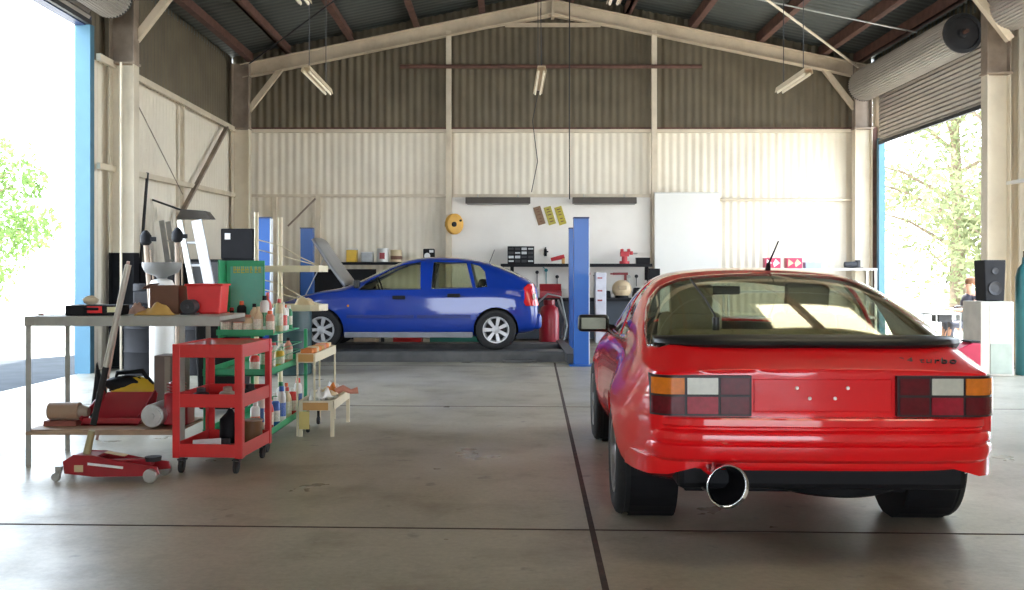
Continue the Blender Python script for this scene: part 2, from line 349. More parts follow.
# left wall rails
struct(MB().bar((-5.38, 13.2, HZ), (-5.38, 19.9, HZ), .06, .09), 'wall_girt', CREAM, 'upper cream rail on the left wall')
struct(MB().bar((-5.38, 13.2, 2.72), (-5.38, 19.9, 2.86), .05, .08), 'wall_girt', CREAM, 'lower cream rail on the left wall')
struct(MB().bar((-5.4, 16.7, 0), (-5.4, 16.7, HZ), .07, .06), 'wall_stud', CREAM, 'mid stud on the left wall')
struct(MB().bar((-5.36, 19.2, HZ-.05), (-5.33, 16.3, 2.2), .07, .05), 'wall_brace', RAWST, 'brown diagonal brace on the left wall')
struct(MB().cyl((-5.3, 13.9, 4.0), (-5.3, 16.4, 2.6), .008), 'wall_brace', RAWST, 'thin diagonal rod on the left wall')
# jambs and headers
struct(MB().bar((-5.47, 12.98, 0), (-5.47, 12.98, 4.52), .13, .2), 'door_jamb', LBLUE, 'light blue jamb of the left opening')
struct(MB().bar((-5.50, 8.3, 4.58), (-5.50, 13.1, 4.58), .14, .16), 'door_header', LIFTD, 'dark header over the left opening')
struct(MB().bar((7.33, 19.55, 0), (7.33, 19.55, 3.95), .12, .12), 'door_jamb', LBLUE, 'far jamb of the right roller door')
struct(MB().bar((7.33, 15.2, 0), (7.33, 15.2, 4.9), .12, .1), 'door_jamb', DGREY, 'near jamb of the right roller door')
struct(MB().bar((7.3, 19.8, 0), (7.3, 19.8, 4.2), .06, .08), 'wall_stud', RUST, 'rusty stud beside the far jamb')
struct(MB().bar((7.22, 13.4, 0), (7.22, 13.4, 4.9), .06, .06), 'wall_stud', WHITEP, 'white stud at the right edge')
struct(MB().bar((7.25, 13.36, 2.6), (7.25, 14.9, 2.6), .05, .05), 'wall_girt', WHITEP, 'white rail right of the column')

def roller(x, y0, y1, zc, r, zbot, sgn, name, label, curtain=True):
    root = bpy.data.objects.new(name, None); COL.objects.link(root); tag(root, label, None, None, 'structure')
    mb = MB(); n = 44; prof = []
    # ribbed coil
    segs = 84; rings = []
    for (yy) in (y0, y1):
        ring = []
        for i in range(segs*2):
            a = 2*PI*i/(segs*2); rr = r+(.010 if (i//2) % 2 == 0 else -.006); ring.append(mb.bm.verts.new((x+rr*math.cos(a), yy, zc+rr*math.sin(a))))
        rings.append(ring)
    m_ = len(rings[0])
    for i in range(m_): mb.bm.faces.new((rings[0][i], rings[0][(i+1) % m_], rings[1][(i+1) % m_], rings[1][i]))
    mb.build('curtain_coil', SHUT, root)
    mb = MB()
    for yy, s in ((y0, -1), (y1, 1)):
        mb.lathe([(r*1.02, 0), (r*1.02, .03), (r*.85, .035), (r*.8, -.05), (r*.25, -.05), (r*.22, .06), (.03, .07)], (x, yy, zc), (0, s, 0), 28)
    mb.build('end_drum', DGREY, root, smooth=40)
    MB().cyl((x, y0-.18, zc), (x, y1+.15, zc), .03).build('axle', RUST, root, smooth=40)
    if curtain:
        mb = MB(); xx = x+sgn*(r+.0); zt = zc+.05; n = int((zt-zbot)/.075)*4; prev = None
        for i in range(n+1):
            z = zbot+(zt-zbot)*i/n; d = .012*math.cos(2*PI*i/4)
            cur = (mb.bm.verts.new((xx+d, y0, z)), mb.bm.verts.new((xx+d, y1, z)))
            if prev: mb.bm.faces.new((prev[0], cur[0], cur[1], prev[1]))
            prev = cur
        mb.build('curtain', SHUT, root, solid=.004)
        MB().box((xx, (y0+y1)/2, zbot-.01), (.05, y1-y0, .06)).build('bottom_rail', DGREY, root)
    return root
roller(6.98, 15.3, 19.5, 4.97, .30, 3.86, 1, 'door_1', 'grey roller door half raised in the right opening')
roller(6.98, 9.0, 13.9, 4.97, .30, 4.6, 1, 'door_2', 'coiled roller door over the nearer right opening')
roller(-5.12, 8.6, 12.95, 4.88, .27, 4.55, -1, 'door_3', 'coiled pale roller door over the left opening')

# roof bracing rods and hanging pipe
struct(MB().cyl((6.9, 19.6, 5.35), (3.0, 14.4, 5.80), .022), 'roof_brace', CREAM, 'pale diagonal roof brace on the right')
struct(MB().cyl((-5.0, 19.5, 5.4), (-1.0, 14.1, 6.2), .014), 'roof_brace', DGREY, 'thin dark diagonal roof brace on the left')
struct(MB().cyl((-5.0, 11.8, 5.3), (.9, 11.8, 6.5), .014).cyl((.9, 11.8, 6.5), (6.9, 11.8, 5.25), .014), 'roof_brace', STEEL, 'thin tie rod under the roof sheets')
struct(MB().cyl((.9, 16.8, 6.6), (6.9, 16.8, 5.35), .014), 'roof_brace', STEEL, 'thin rod under the right roof slope')
o = MB().cyl((-2.1, 19.83, 5.41), (3.88, 19.83, 5.41), .04).build('gable_pipe', RUST, None, smooth=40); tag(o, 'long rust brown pipe across the bare gable', kind='structure')
o = MB().tube([(1.24, 19.5, 6.7), (1.235, 19.5, 4.5), (1.24, 19.5, 2.75)], .012).build('hanging_cable', DGREY, None); tag(o, 'long dark cable hanging down the back wall, right of centre', kind='structure')
o = MB().tube([(.68, 19.6, 6.5), (.70, 19.6, 5.2), (.52, 19.6, 4.3), (.62, 19.6, 3.5), (.5, 19.6, 2.9)], .008).build('hanging_cable', DGREY, None); tag(o, 'thin wavy cable on the back wall behind the middle tube light', kind='structure')

# ------------------------------------------------------------------ hanging tube lights
TUBE = M('fluorescent tube', (.75, .68, .5), .4, 0, .01, 5, emit=(1, .93, .78), estr=.12)
FIT = M('old cream light fitting', (.62, .52, .36), .5, 0, .06, 8)
def tubelight(x, y0, y1, z, label, rz=0):
    t = thing('tube_light', label, 'light', (x, (y0+y1)/2, z), rz, 'hanging tube lights'); L = (y1-y0)/2; t.scale = (.62, 1, 1)
    MB().prism([(-.055, .02), (.055, .02), (.075, -.03), (.065, -.03), (.045, .005), (-.045, .005), (-.065, -.03), (-.075, -.03)], -L, L).build('fitting', FIT, t)
    for dx in (-.04, .04): MB().cyl((dx, -L+.03, -.032), (dx, L-.03, -.032), .014).build('tube', TUBE, t, smooth=40)
    zt = roofz(x)-z
    for yy in (-L+.15, L-.15): MB().cyl((0, yy, .02), (0, yy, zt+.05), .006, seg=6).build('chain', DGREY, t)
    return t
tubelight(-1.80, 9.0, 10.15, 3.14, 'leftmost of the three tube lights hanging in front of the back gable')
tubelight(.32, 9.0, 10.15, 3.14, 'middle tube light hanging in front of the back gable')
tubelight(2.72, 9.0, 9.95, 3.12, 'rightmost of the three tube lights hanging in front of the back gable')
tubelight(-1.33, 5.4, 6.63, 3.10, 'nearer left tube light cut off by the top edge')
tubelight(.71, 5.4, 6.63, 3.10, 'nearer right tube light cut off by the top edge')

# ------------------------------------------------------------------ car building
def loft(stations, crease_rows=(), crease_st=(), level=3, crease=.9):
    """stations: [(y, [(x,z)... from under-centre round the side to top-centre])] -> smooth closed bmesh, both halves"""
    bm = bmesh.new(); rings = []
    for y, pts in stations:
        full = [(x, z) for x, z in pts]+[(-x, z) for x, z in pts[-2:0:-1]]
        rings.append([bm.verts.new((x, y, z)) for x, z in full])
    n = len(rings[0])
    for A, B in zip(rings, rings[1:]):
        for k in range(n): bm.faces.new((A[k], A[(k+1) % n], B[(k+1) % n], B[k]))
    bm.faces.new(rings[0]); bm.faces.new(rings[-1][::-1])
    cl = bm.edges.layers.float.new('crease_edge'); bm.edges.ensure_lookup_table()
    idx = {}
    for i, R in enumerate(rings):
        for j, v in enumerate(R): idx[v] = (i, j)
    N = len(stations[0][1])
    for e in bm.edges:
        (i1, j1), (i2, j2) = idx[e.verts[0]], idx[e.verts[1]]
        h = lambda j: j if j < N else n-j
        if i1 != i2 and h(j1) in crease_rows: e[cl] = crease
        if i1 == i2 and i1 in crease_st: e[cl] = crease_st[i1] if isinstance(crease_st, dict) else crease
    bmesh.ops.recalc_face_normals(bm, faces=bm.faces)
    me = bpy.data.meshes.new('t'); bm.to_mesh(me); bm.free()
    o = bpy.data.objects.new('t', me); COL.objects.link(o); md = o.modifiers.new('s', 'SUBSURF'); md.levels = level
    dg = bpy.context.evaluated_depsgraph_get(); me2 = bpy.data.meshes.new_from_object(o.evaluated_get(dg), depsgraph=dg)
    bpy.data.objects.remove(o); bm = bmesh.new(); bm.from_mesh(me2); bpy.data.meshes.remove(me2)
    for l in list(bm.edges.layers.float.values()): bm.edges.layers.float.remove(l)
    return bm

def inside(p, poly):
    c = False; n = len(poly)
    for i in range(n):
        a = poly[i]; b = poly[i-1]
        if (a[1] > p[1]) != (b[1] > p[1]) and p[0] < (b[0]-a[0])*(p[1]-a[1])/(b[1]-a[1]+1e-12)+a[0]: c = not c
    return c
AX = {'side': (1, 2), 'top': (0, 1), 'rear': (0, 2)}
def cut(bm, poly, view, ok):
    """cuts the outline into the surface and returns the faces inside it"""
    a, b = AX[view]; n = len(poly)
    x0 = min(p[0] for p in poly)-.03; x1 = max(p[0] for p in poly)+.03; y0 = min(p[1] for p in poly)-.03; y1 = max(p[1] for p in poly)+.03
    for i in range(n):
        p = poly[i]; q = poly[(i+1) % n]; d = (q[0]-p[0], q[1]-p[1]); no = [0, 0, 0]; no[a] = d[1]; no[b] = -d[0]; co = [0, 0, 0]; co[a] = p[0]; co[b] = p[1]
        bm.normal_update(); ex0 = min(p[0], q[0])-.02; ex1 = max(p[0], q[0])+.02; ey0 = min(p[1], q[1])-.02; ey1 = max(p[1], q[1])+.02
        fs = []
        for f in bm.faces:
            if not ok(f): continue
            xs = [v.co[a] for v in f.verts]; ys = [v.co[b] for v in f.verts]
            if max(xs) < ex0 or min(xs) > ex1 or max(ys) < ey0 or min(ys) > ey1: continue
            fs.append(f)
        g = list({e for f in fs for e in f.edges} | {v for f in fs for v in f.verts})+fs
        bmesh.ops.bisect_plane(bm, geom=g, dist=1e-5, plane_co=co, plane_no=no)
    bm.normal_update(); out = []
    for f in bm.faces:
        c = f.calc_center_median()
        if ok(f) and inside((c[a], c[b]), poly): out.append(f)
    return out
def lift(bm, faces, name, mat, parent, grow=0.0, solid=.004, smooth=180, keep=False, scale=None):
    """takes faces out of the surface into a mesh of their own"""
    nb = bmesh.new(); vm = {}
    for f in faces:
        vs_ = []
        for v in f.verts:
            if v not in vm: vm[v] = nb.verts.new(v.co+v.normal*grow)
            vs_.append(vm[v])
        try: nb.faces.new(vs_)
        except ValueError: pass
    if not keep: bmesh.ops.delete(bm, geom=faces, context='FACES')
    me = bpy.data.meshes.new(name); nb.to_mesh(me); nb.free(); o = bpy.data.objects.new(name, me); COL.objects.link(o); me.materials.append(mat); o.parent = parent
    me.polygons.foreach_set('use_smooth', [True]*len(me.polygons))
    if solid:
        md = o.modifiers.new('solid', 'SOLIDIFY'); md.thickness = solid; md.offset = -1
    return o
def finish(bm, name, mat, parent, solid=.01, angle=42, lining=None):
    bmesh.ops.delete(bm, geom=[v for v in bm.verts if not v.link_faces], context='VERTS')
    me = bpy.data.meshes.new(name); bm.to_mesh(me); bm.free(); o = bpy.data.objects.new(name, me); COL.objects.link(o); me.materials.append(mat); o.parent = parent
    me.polygons.foreach_set('use_smooth', [True]*len(me.polygons)); me.set_sharp_from_angle(angle=math.radians(angle))
    if solid:
        md = o.modifiers.new('solid', 'SOLIDIFY'); md.thickness = solid; md.offset = -1
        if lining: me.materials.append(lining); md.material_offset = 1
    return o
def circ(cy, cz, r, n=22, flat=None): return [(cy+r*math.cos(2*PI*i/n), cz+r*math.sin(2*PI*i/n)) for i in range(n)]
def circ_x(cy, cz, r, zmin, n=20):
    """arch outline: a circle's top carried straight down to zmin"""
    a0 = math.asin(max(-1, min(1, (-.12)/r))); pts = [(cy+r*math.cos(a0+(PI-2*a0)*i/n), cz+r*math.sin(a0+(PI-2*a0)*i/n)) for i in range(n+1)]
    return pts+[(pts[-1][0], zmin), (pts[0][0], zmin)]

TYRE = M('tyre rubber', (.014, .014, .015), .8, 0, .2, 30, bump=.2)
def wheel(parent, c, s, r, wd, rim_r, rim_mat, spokes=7, style=0, cap=None):
    """s = side the wheel faces (+1/-1 along x)"""
    q = wd/2; h = rim_r
    prof = [(h, -q*.85), (h+.012, -q*.95), (r-.045, -q*1.02), (r-.012, -q*.86), (r-.002, -q*.7)]
    for g in (-.38, 0, .38): prof += [(r, g*q-.012-.006), (r-.009, g*q-.012), (r-.009, g*q+.012), (r, g*q+.018)]
    prof += [(r-.002, q*.7), (r-.012, q*.86), (r-.045, q*1.02), (h+.012, q*.95), (h, q*.85), (h-.02, 0)]
    t = MB().lathe(prof+[prof[0]], c, (s, 0, 0), 56, cap=False).build('tyre', TYRE, parent, smooth=35)
    mb = MB().lathe([(h+.004, q*.86), (h+.004, q*.96), (h-.012, q*.94), (h-.028, q*.6), (h-.035, -q*.8), (h+.004, -q*.86)], c, (s, 0, 0), 40, cap=False)
    C_ = Vector(c)
    for k in range(spokes):
        a = 2*PI*k/spokes; u = Vector((0, math.cos(a), math.sin(a))); v = Vector((0, -math.sin(a), math.cos(a))); nx = Vector((s, 0, 0))
        r0 = .045; r1 = h-.018; w0 = .020; w1 = .030
        A = [mb.bm.verts.new(C_+u*rr+v*ww*sg+nx*hh) for rr, ww, hh in ((r0, w0, q*.80), (r1, w1, q*.90)) for sg in (-1, 1)]
        B = [mb.bm.verts.new(C_+u*rr+v*ww*sg+nx*hh) for rr, ww, hh in ((r0, w0, q*.4), (r1, w1, q*.45)) for sg in (-1, 1)]
        for f in ((0, 1, 3, 2),): mb.bm.faces.new([A[i] for i in f])
        mb.bm.faces.new((A[0], A[2], B[2], B[0])); mb.bm.faces.new((A[1], B[1], B[3], A[3])); mb.bm.faces.new((A[0], B[0], B[1], A[1])); mb.bm.faces.new((A[2], A[3], B[3], B[2]))
    mb.lathe([(.062, q*.3), (.062, q*.80), (.05, q*.88), (.001, q*.9)], c, (s, 0, 0), 24)
    rim = mb.build('rim', rim_mat, t, smooth=30)
    MB().lathe([(h-.036, -q*.05), (h-.036, -q*.1)], c, (s, 0, 0), 32).build('brake_disc', DGREY, t)
    return t
def seat(parent, x, y, z, m, hr=True, fwd=1):
    mb = MB(); mb.box((x, y, z+.09), (.48, .5, .17)); b = mb.build('seat', m, parent, bevel=.05, seg=3, smooth=60)
    bk = MB().box((x, y-.24, z+.45), (.46, .14, .62), (math.radians(14), 0, 0), taper=.82).build('backrest', m, b, bevel=.05, seg=3, smooth=60)
    if hr: MB().box((x, y-.34, z+.83), (.25, .09, .17), (math.radians(14), 0, 0)).cyl((x-.06, y-.33, z+.7), (x-.06, y-.34, z+.8), .008).cyl((x+.06, y-.33, z+.7), (x+.06, y-.34, z+.8), .008).build('headrest', m, b, bevel=.035, seg=3, smooth=60)

# ------------------------------------------------------------------ red hatchback
def red_paint():
    m = M('red car paint', (.86, .004, .010), .35, 0, .02, 2, coat=1.0, spec=.15)
    return m
REDC = red_paint()
TRIMB = M('satin black trim', (.012, .012, .013), .38, 0, .1, 10)
CG = glass('car glass green tint', (.90, .92, .84), 1.0)
TANI = M('olive tan car interior', (.34, .30, .19), .7, 0, .1, 12)
DKI = M('dark car interior', (.03, .028, .025), .7)

red = thing('hatchback_car', 'shiny red two-door hatchback seen from behind at right, black spoiler, big tailpipe', 'car', (1.425, 4.40, 0), math.radians(-1.9))
st = [
 (.115, [(0, .40), (.50, .40), (.67, .42), (.715, .50), (.72, .62), (.718, .74), (.705, .825), (.58, .842), (.30, .848), (0, .85)]),
 (.15,  [(0, .36), (.55, .36), (.715, .38), (.765, .50), (.77, .63), (.765, .76), (.745, .835), (.61, .855), (.32, .862), (0, .865)]),
 (.33,  [(0, .30), (.58, .30), (.79, .34), (.825, .49), (.83, .64), (.82, .77), (.785, .865), (.69, .925), (.36, .945), (0, .95)]),
 (.58,  [(0, .22), (.60, .22), (.865, .30), (.90, .47), (.895, .64), (.85, .78), (.795, .875), (.745, 1.00), (.40, 1.05), (0, 1.06)]),
 (.93,  [(0, .20), (.60, .20), (.90, .26), (.94, .45), (.93, .64), (.85, .79), (.79, .88), (.72, 1.125), (.38, 1.175), (0, 1.185)]),
 (1.20, [(0, .19), (.60, .19), (.85, .24), (.90, .45), (.895, .64), (.835, .79), (.79, .88), (.69, 1.20), (.38, 1.25), (0, 1.26)]),
 (1.38, [(0, .18), (.60, .18), (.80, .22), (.845, .45), (.85, .64), (.83, .79), (.79, .88), (.675, 1.24), (.37, 1.29), (0, 1.30)]),
 (1.80, [(0, .18), (.60, .18), (.79, .21), (.835, .45), (.845, .64), (.83, .79), (.79, .88), (.65, 1.27), (.36, 1.325), (0, 1.335)]),
 (2.35, [(0, .18), (.60, .18), (.79, .21), (.835, .45), (.845, .64), (.83, .79), (.785, .88), (.63, 1.245), (.35, 1.30), (0, 1.31)]),
 (2.72, [(0, .18), (.60, .18), (.80, .22), (.84, .45), (.845, .64), (.825, .79), (.775, .885), (.64, 1.05), (.36, 1.11), (0, 1.13)]),
 (3.12, [(0, .18), (.60, .18), (.83, .25), (.865, .45), (.865, .64), (.815, .80), (.76, .865), (.66, .885), (.36, .91), (0, .92)]),
 (3.40, [(0, .18), (.60, .18), (.85, .26), (.88, .45), (.875, .64), (.81, .78), (.74, .835), (.62, .845), (.34, .865), (0, .875)]),
 (3.85, [(0, .20), (.58, .20), (.80, .28), (.835, .45), (.82, .60), (.77, .70), (.70, .755), (.58, .765), (.32, .78), (0, .785)]),
 (4.16, [(0, .26), (.55, .26), (.70, .32), (.74, .44), (.72, .54), (.68, .61), (.62, .65), (.52, .66), (.30, .67), (0, .675)]),
 (4.24, [(0, .34), (.48, .34), (.60, .38), (.62, .45), (.60, .50), (.57, .54), (.52, .56), (.44, .57), (.26, .58), (0, .58)]),
]
bm = loft(st, crease_rows=(6,), crease_st={0: .8, 1: .5}, crease=.55)
side = lambda f: abs(f.normal.x) > .30 and abs(f.calc_center_median().x) > .45
for cy in (.95, 3.35):
    fs = cut(bm, circ_x(cy, .31, .345, .05), 'side', lambda f: abs(f.calc_center_median().x) > .62 and abs(f.normal.x) > .12 or (abs(f.calc_center_median().x) > .62 and f.normal.z < -.2))
    bmesh.ops.delete(bm, geom=fs, context='FACES')
# glass: big wrap-round hatch, doors, quarters, windscreen
hatch = [(-.70, .405), (.70, .405), (.748, .50), (.742, .68), (.70, 1.03), (.665, 1.19), (.60, 1.29), (.48, 1.335), (0, 1.355), (-.48, 1.335), (-.60, 1.29), (-.665, 1.19), (-.70, 1.03), (-.742, .68), (-.748, .50)]
def toph(f): return f.normal.z > .12 and f.calc_center_median().z > .895
hf = cut(bm, hatch, 'top', toph)
lift(bm, hf, 'rear_window', CG, red, grow=.002)
for poly in ([(1.82, .905), (2.93, .905), (2.86, .98), (2.58, 1.14), (2.42, 1.20), (1.82, 1.24)], [(1.38, .93), (1.76, .91), (1.76, 1.235), (1.58, 1.215), (1.46, 1.13)]):
    for s in (-1, 1):
        fs = cut(bm, poly, 'side', lambda f: f.normal.x*s > .45 and f.calc_center_median().z > .87)
        lift(bm, fs, 'side_window', CG, red, grow=-.004)
wsf = cut(bm, [(-.60, 3.04), (0, 3.09), (.60, 3.04), (.52, 2.47), (0, 2.44), (-.52, 2.47)], 'top', lambda f: f.normal.z > .3 and f.normal.y > .1 and f.calc_center_median().z > .88)
lift(bm, wsf, 'windscreen', CG, red, grow=.002)
finish(bm, 'body', REDC, red, solid=.018, lining=M('pale headlining', (.55, .50, .36), .8))
# black gasket round the hatch glass
def on_hatch(x, y):
    # height of the hatch surface near its outline
    t = max(0, min(1, (y-.40)/.95)); zc = .955+(1.262-.955)*(t**.85); return zc-.055*(abs(x)/.7)**3
# wheels and arch liners
RIMD = M('dull alloy rim', (.34, .34, .35), .35, .7, .08, 9)
for (x, y) in ((-.785, .95), (.785, .95), (-.765, 3.35), (.765, 3.35)):
    s = -1 if x < 0 else 1
    t = wheel(red, (x, y, .312), s, .312, .20, .195, RIMD, 5)
    mb = MB(); mb.lathe([(.338, -.02), (.338, -.26), (.02, -.26)], (x+s*.05, y, .33), (s, 0, 0), 32, cap=False); mb.build('wheel_arch_liner', BLACKP, red)
MB().box((0, 2.1, .24), (1.1, 3.0, .10)).cyl((-.6, .95, .31), (.6, .95, .31), .035).cyl((-.6, 3.35, .31), (.6, 3.35, .31), .03).build('underbody', BLACKP, red, bevel=.01)
# spare-wheel well and silencer hanging below the tail
MB().lathe([(.25, 0), (.30, .02), (.32, .12), (.32, .2)], (.15, .52, .235), (0, 0, 1), 30).build('spare_wheel_well', BLACKP, red, smooth=50)
MB().box((0, .40, .37), (1.30, .55, .14)).build('rear_valance', BLACKP, red, bevel=.03)
# tail panel: bumper of two ribs, lower lip, corner deflectors
def ring_loft(secs, name, mat, parent, smooth=40, close=True):
    """secs: lists of points, each a closed outline, joined one to the next"""
    mb = MB(); R = [[mb.bm.verts.new(p) for p in s] for s in secs]; n = len(R[0])
    for A, B in zip(R, R[1:]):
        for k in range(n): mb.bm.faces.new((A[k], A[(k+1) % n], B[(k+1) % n], B[k]))
    if close: mb.bm.faces.new(R[0][::-1]); mb.bm.faces.new(R[-1])
    return mb.build(name, mat, parent, smooth=smooth)
# outline of the bumper in (d outward, z): stepped ribs
bp_prof = [(-.10, .635), (.012, .635), (.022, .628), (.024, .600), (.014, .592), (.014, .582), (.040, .572), (.046, .558), (.046, .535), (.040, .528), (.036, .520), (.046, .510), (.048, .480), (.036, .452), (.010, .436), (-.10, .430)]
hp = [(.65, .082, .2, -.98), (.70, .112, .6, -.8), (.74, .17, .85, -.5), (.785, .28, .95, -.3), (.82, .42, 1, -.1), (.84, .60, 1, 0)]
path = [(-x, y, -nx, ny) for x, y, nx, ny in hp[::-1]]+[(-.42, .060, -.06, -1), (0, .05, 0, -1), (.42, .060, .06, -1)]+hp
secs = []
for i, (x, y, nx, ny) in enumerate(path):
    n_ = Vector((nx, ny, 0)).normalized(); fade = .8 if 3 <= i <= len(path)-4 else .3
    secs.append([Vector((x, y, 0))+n_*(d*(fade if d > 0 else 1)-.005)+Vector((0, 0, z)) for d, z in bp_prof])
ring_loft(secs, 'bumper', REDC, red, smooth=28)
# corner deflector flaring below the bumper on the right, and the deeper left corner skin
for s in (1, -1):
    secs = []
    for i, (x, y, dz) in enumerate(((.50, .10, .425), (.60, .10, .40), (.69, .12, .372), (.77, .21, .36), (.815, .35, .355), (.845, .52, .35))):
        n_ = Vector((s*(.1+.9*i/5), -1+i/5, 0)).normalized(); p = Vector((s*x, y, 0)); th = .03
        secs.append([p+Vector((0, 0, .445)), p+n_*.012+Vector((0, 0, .44)), p+n_*.01+Vector((0, 0, dz)), p-n_*th+Vector((0, 0, dz+.012)), p-n_*th+Vector((0, 0, .44))])
    ring_loft(secs, 'corner_skirt', REDC, red, smooth=50)
# tail lamps
LAMPK = M('black lamp housing', (.02, .006, .008), .4, 0, .1, 9, coat=.2, spec=.3)
AMB = M('amber lens', (.75, .20, .015), .18, 0, .1, 40, coat=.25, spec=.3); WHL = M('white lens', (.62, .60, .50), .2, 0, .06, 40, coat=1)
RDL = M('red lens', (.36, .012, .03), .16, 0, .15, 40, coat=.25, spec=.3); DKL = M('dark red lens', (.13, .006, .012), .16, 0, .2, 40, coat=.25, spec=.3)
for s in (-1, 1):
    def ly(x): return .094 if x < .67 else .094+((x-.67)/.10)**2*.062
    def lamp_slab(xa, xb, za, zb, out, th, name, mat, par):
        mb = MB(); n = 10; A = []
        for i in range(n+1):
            x = xa+(xb-xa)*i/n; A.append([Vector((s*x, ly(x)-out, za)), Vector((s*x, ly(x)-out, zb)), Vector((s*x, ly(x)-out+th, zb)), Vector((s*x, ly(x)-out+th, za))])
        return ring_loft(A, name, mat, par, smooth=50)
    lamp = lamp_slab(.324, .772, .640, .822, .008, .10, 'tail_lamp', LAMPK, red)
    tag(lamp, 'left tail lamp' if s < 0 else 'right tail lamp')
    c3 = [(.334, .462), (.474, .612), (.624, .768)]
    for (xa, xb), top, bot in zip(c3, (DKL, WHL, AMB), (DKL, RDL, DKL)):
        lamp_slab(xa, xb, .738, .812, .016, .02, 'lens', top, lamp); lamp_slab(xa, xb, .650, .727, .016, .02, 'lens', bot, lamp)
# number-plate recess frame, screws, lock, badge
MB().box((0, .118, .73), (.62, .012, .15)).build('plate_panel', REDC, red, bevel=.005)
SCR = M('pale plate screw', (.75, .7, .65), .35, .3)
for px, pz in ((-.115, .765), (-.058, .718), (.055, .718), (.112, .765)):
    MB().cyl((px, .116, pz), (px, .104, pz), .0095, .007, 12).build('screw', SCR, red, smooth=40)
MB().cyl((.03, .36, .925), (.03, .30, .905), .014, .014, 14).build('lock', TRIMB, red, smooth=40)
def text(body, size, loc, rot, mat, parent, name='lettering', shear=0, extrude=.001, ax='CENTER', sp=1.0):
    c = bpy.data.curves.new(name, 'FONT'); c.body = body; c.size = size; c.shear = shear; c.extrude = extrude; c.align_x = ax; c.align_y = 'CENTER'; c.space_character = sp
    t_ = bpy.data.objects.new(name, c); COL.objects.link(t_); dg = bpy.context.evaluated_depsgraph_get()
    me = bpy.data.meshes.new_from_object(t_.evaluated_get(dg), depsgraph=dg); bpy.data.objects.remove(t_)
    o = bpy.data.objects.new(name, me); COL.objects.link(o); me.materials.clear(); me.materials.append(mat); o.parent = parent; o.location = loc; o.rotation_euler = rot; return o
text('924 turbo', .066, (.475, .205, .880), (math.radians(26), 0, 0), TRIMB, red, 'badge', .35, .0035, sp=1.15)
# spoiler: black rubber strip curving round the foot of the glass
secs = []
for i in range(21):
    t = -1+2*i/20; x = t*.735+.02; k = abs(t)**4; y = .375+k*.14; z = .957-abs(t)**3*.012+k*.008; e = 1-.45*abs(t)**8
    secs.append([Vector((x, y-.085*e, z+.012)), Vector((x, y-.095*e, z-.012*e)), Vector((x, y-.07*e, z-.034*e)), Vector((x, y+.0, z-.045)), Vector((x, y+.07*e, z-.02)), Vector((x, y+.075*e, z+.022)), Vector((x, y+.0, z+.034*e)), Vector((x, y-.05*e, z+.03*e))])
ring_loft(secs, 'spoiler', TRIMB, red, smooth=50)
# tailpipe
mb = MB().lathe([(.072, -.30), (.074, -.06), (.092, -.01), (.097, .0), (.095, .006), (.086, .0), (.070, -.05), (.066, -.30)], (-.455, -.045, .350), (.17, -1, -.02), 40, cap=False)
mb.lathe([(.04, -.55), (.045, -.3), (.072, -.27)], (-.455, -.045, .350), (.17, -1, -.02), 24, cap=False)
mb.build('tailpipe', CHROME, red, smooth=50)
MB().lathe([(.081, -.008), (.068, -.05), (.063, -.28), (.001, -.29)], (-.455, -.045, .350), (.17, -1, -.02), 32, cap=False).build('tailpipe_bore', BLACKP, red, smooth=50)
MB().lathe([(.064, -.26), (.064, -.22)], (-.455, -.045, .350), (.17, -1, -.02), 24).cyl((-.455, .5, .32), (-.455, 1.0, .29), .10, .10, 20).build('silencer', BLACKP, red, smooth=50)
# mirror, aerial, wiper
mb = MB().box((-.895, 2.66, .935), (.22, .09, .12)); m_ = mb.build('door_mirror', TRIMB, red, bevel=.03, seg=4, smooth=60)
MB().box((-.895, 2.612, .935), (.175, .006, .085)).build('mirror_glass', M('mirror', (.045, .045, .035), .15, 1, .02), m_, bevel=.004)
MB().bar((-.82, 2.69, .90), (-.76, 2.74, .89), .05, .06).build('mirror_arm', TRIMB, m_)
mb = MB().box((.895, 2.66, .935), (.22, .09, .12)); m_ = mb.build('door_mirror', TRIMB, red, bevel=.03, seg=4, smooth=60)
MB().cyl((.08, 1.55, 1.295), (.08, 1.53, 1.345), .018, .012, 14).cyl((.08, 1.53, 1.34), (.125, 1.47, 1.475), .006, .004, 8).build('aerial', BLACKP, red, smooth=40)
MB().tube([(-.40, .56, 1.05), (-.40, .60, 1.075), (-.41, .80, 1.145), (-.44, 1.12, 1.250)], .006).cyl((-.40, .56, 1.0), (-.40, .56, 1.065), .018).build('rear_wiper', TRIMB, red, smooth=40)
# window surrounds and drip rail in black
for s in (-1, 1):
    MB().tube([(s*.795, 1.40, .905), (s*.805, 1.80, .897), (s*.80, 2.4, .897), (s*.785, 2.72, .895)], .007).build('window_trim', TRIMB, red)
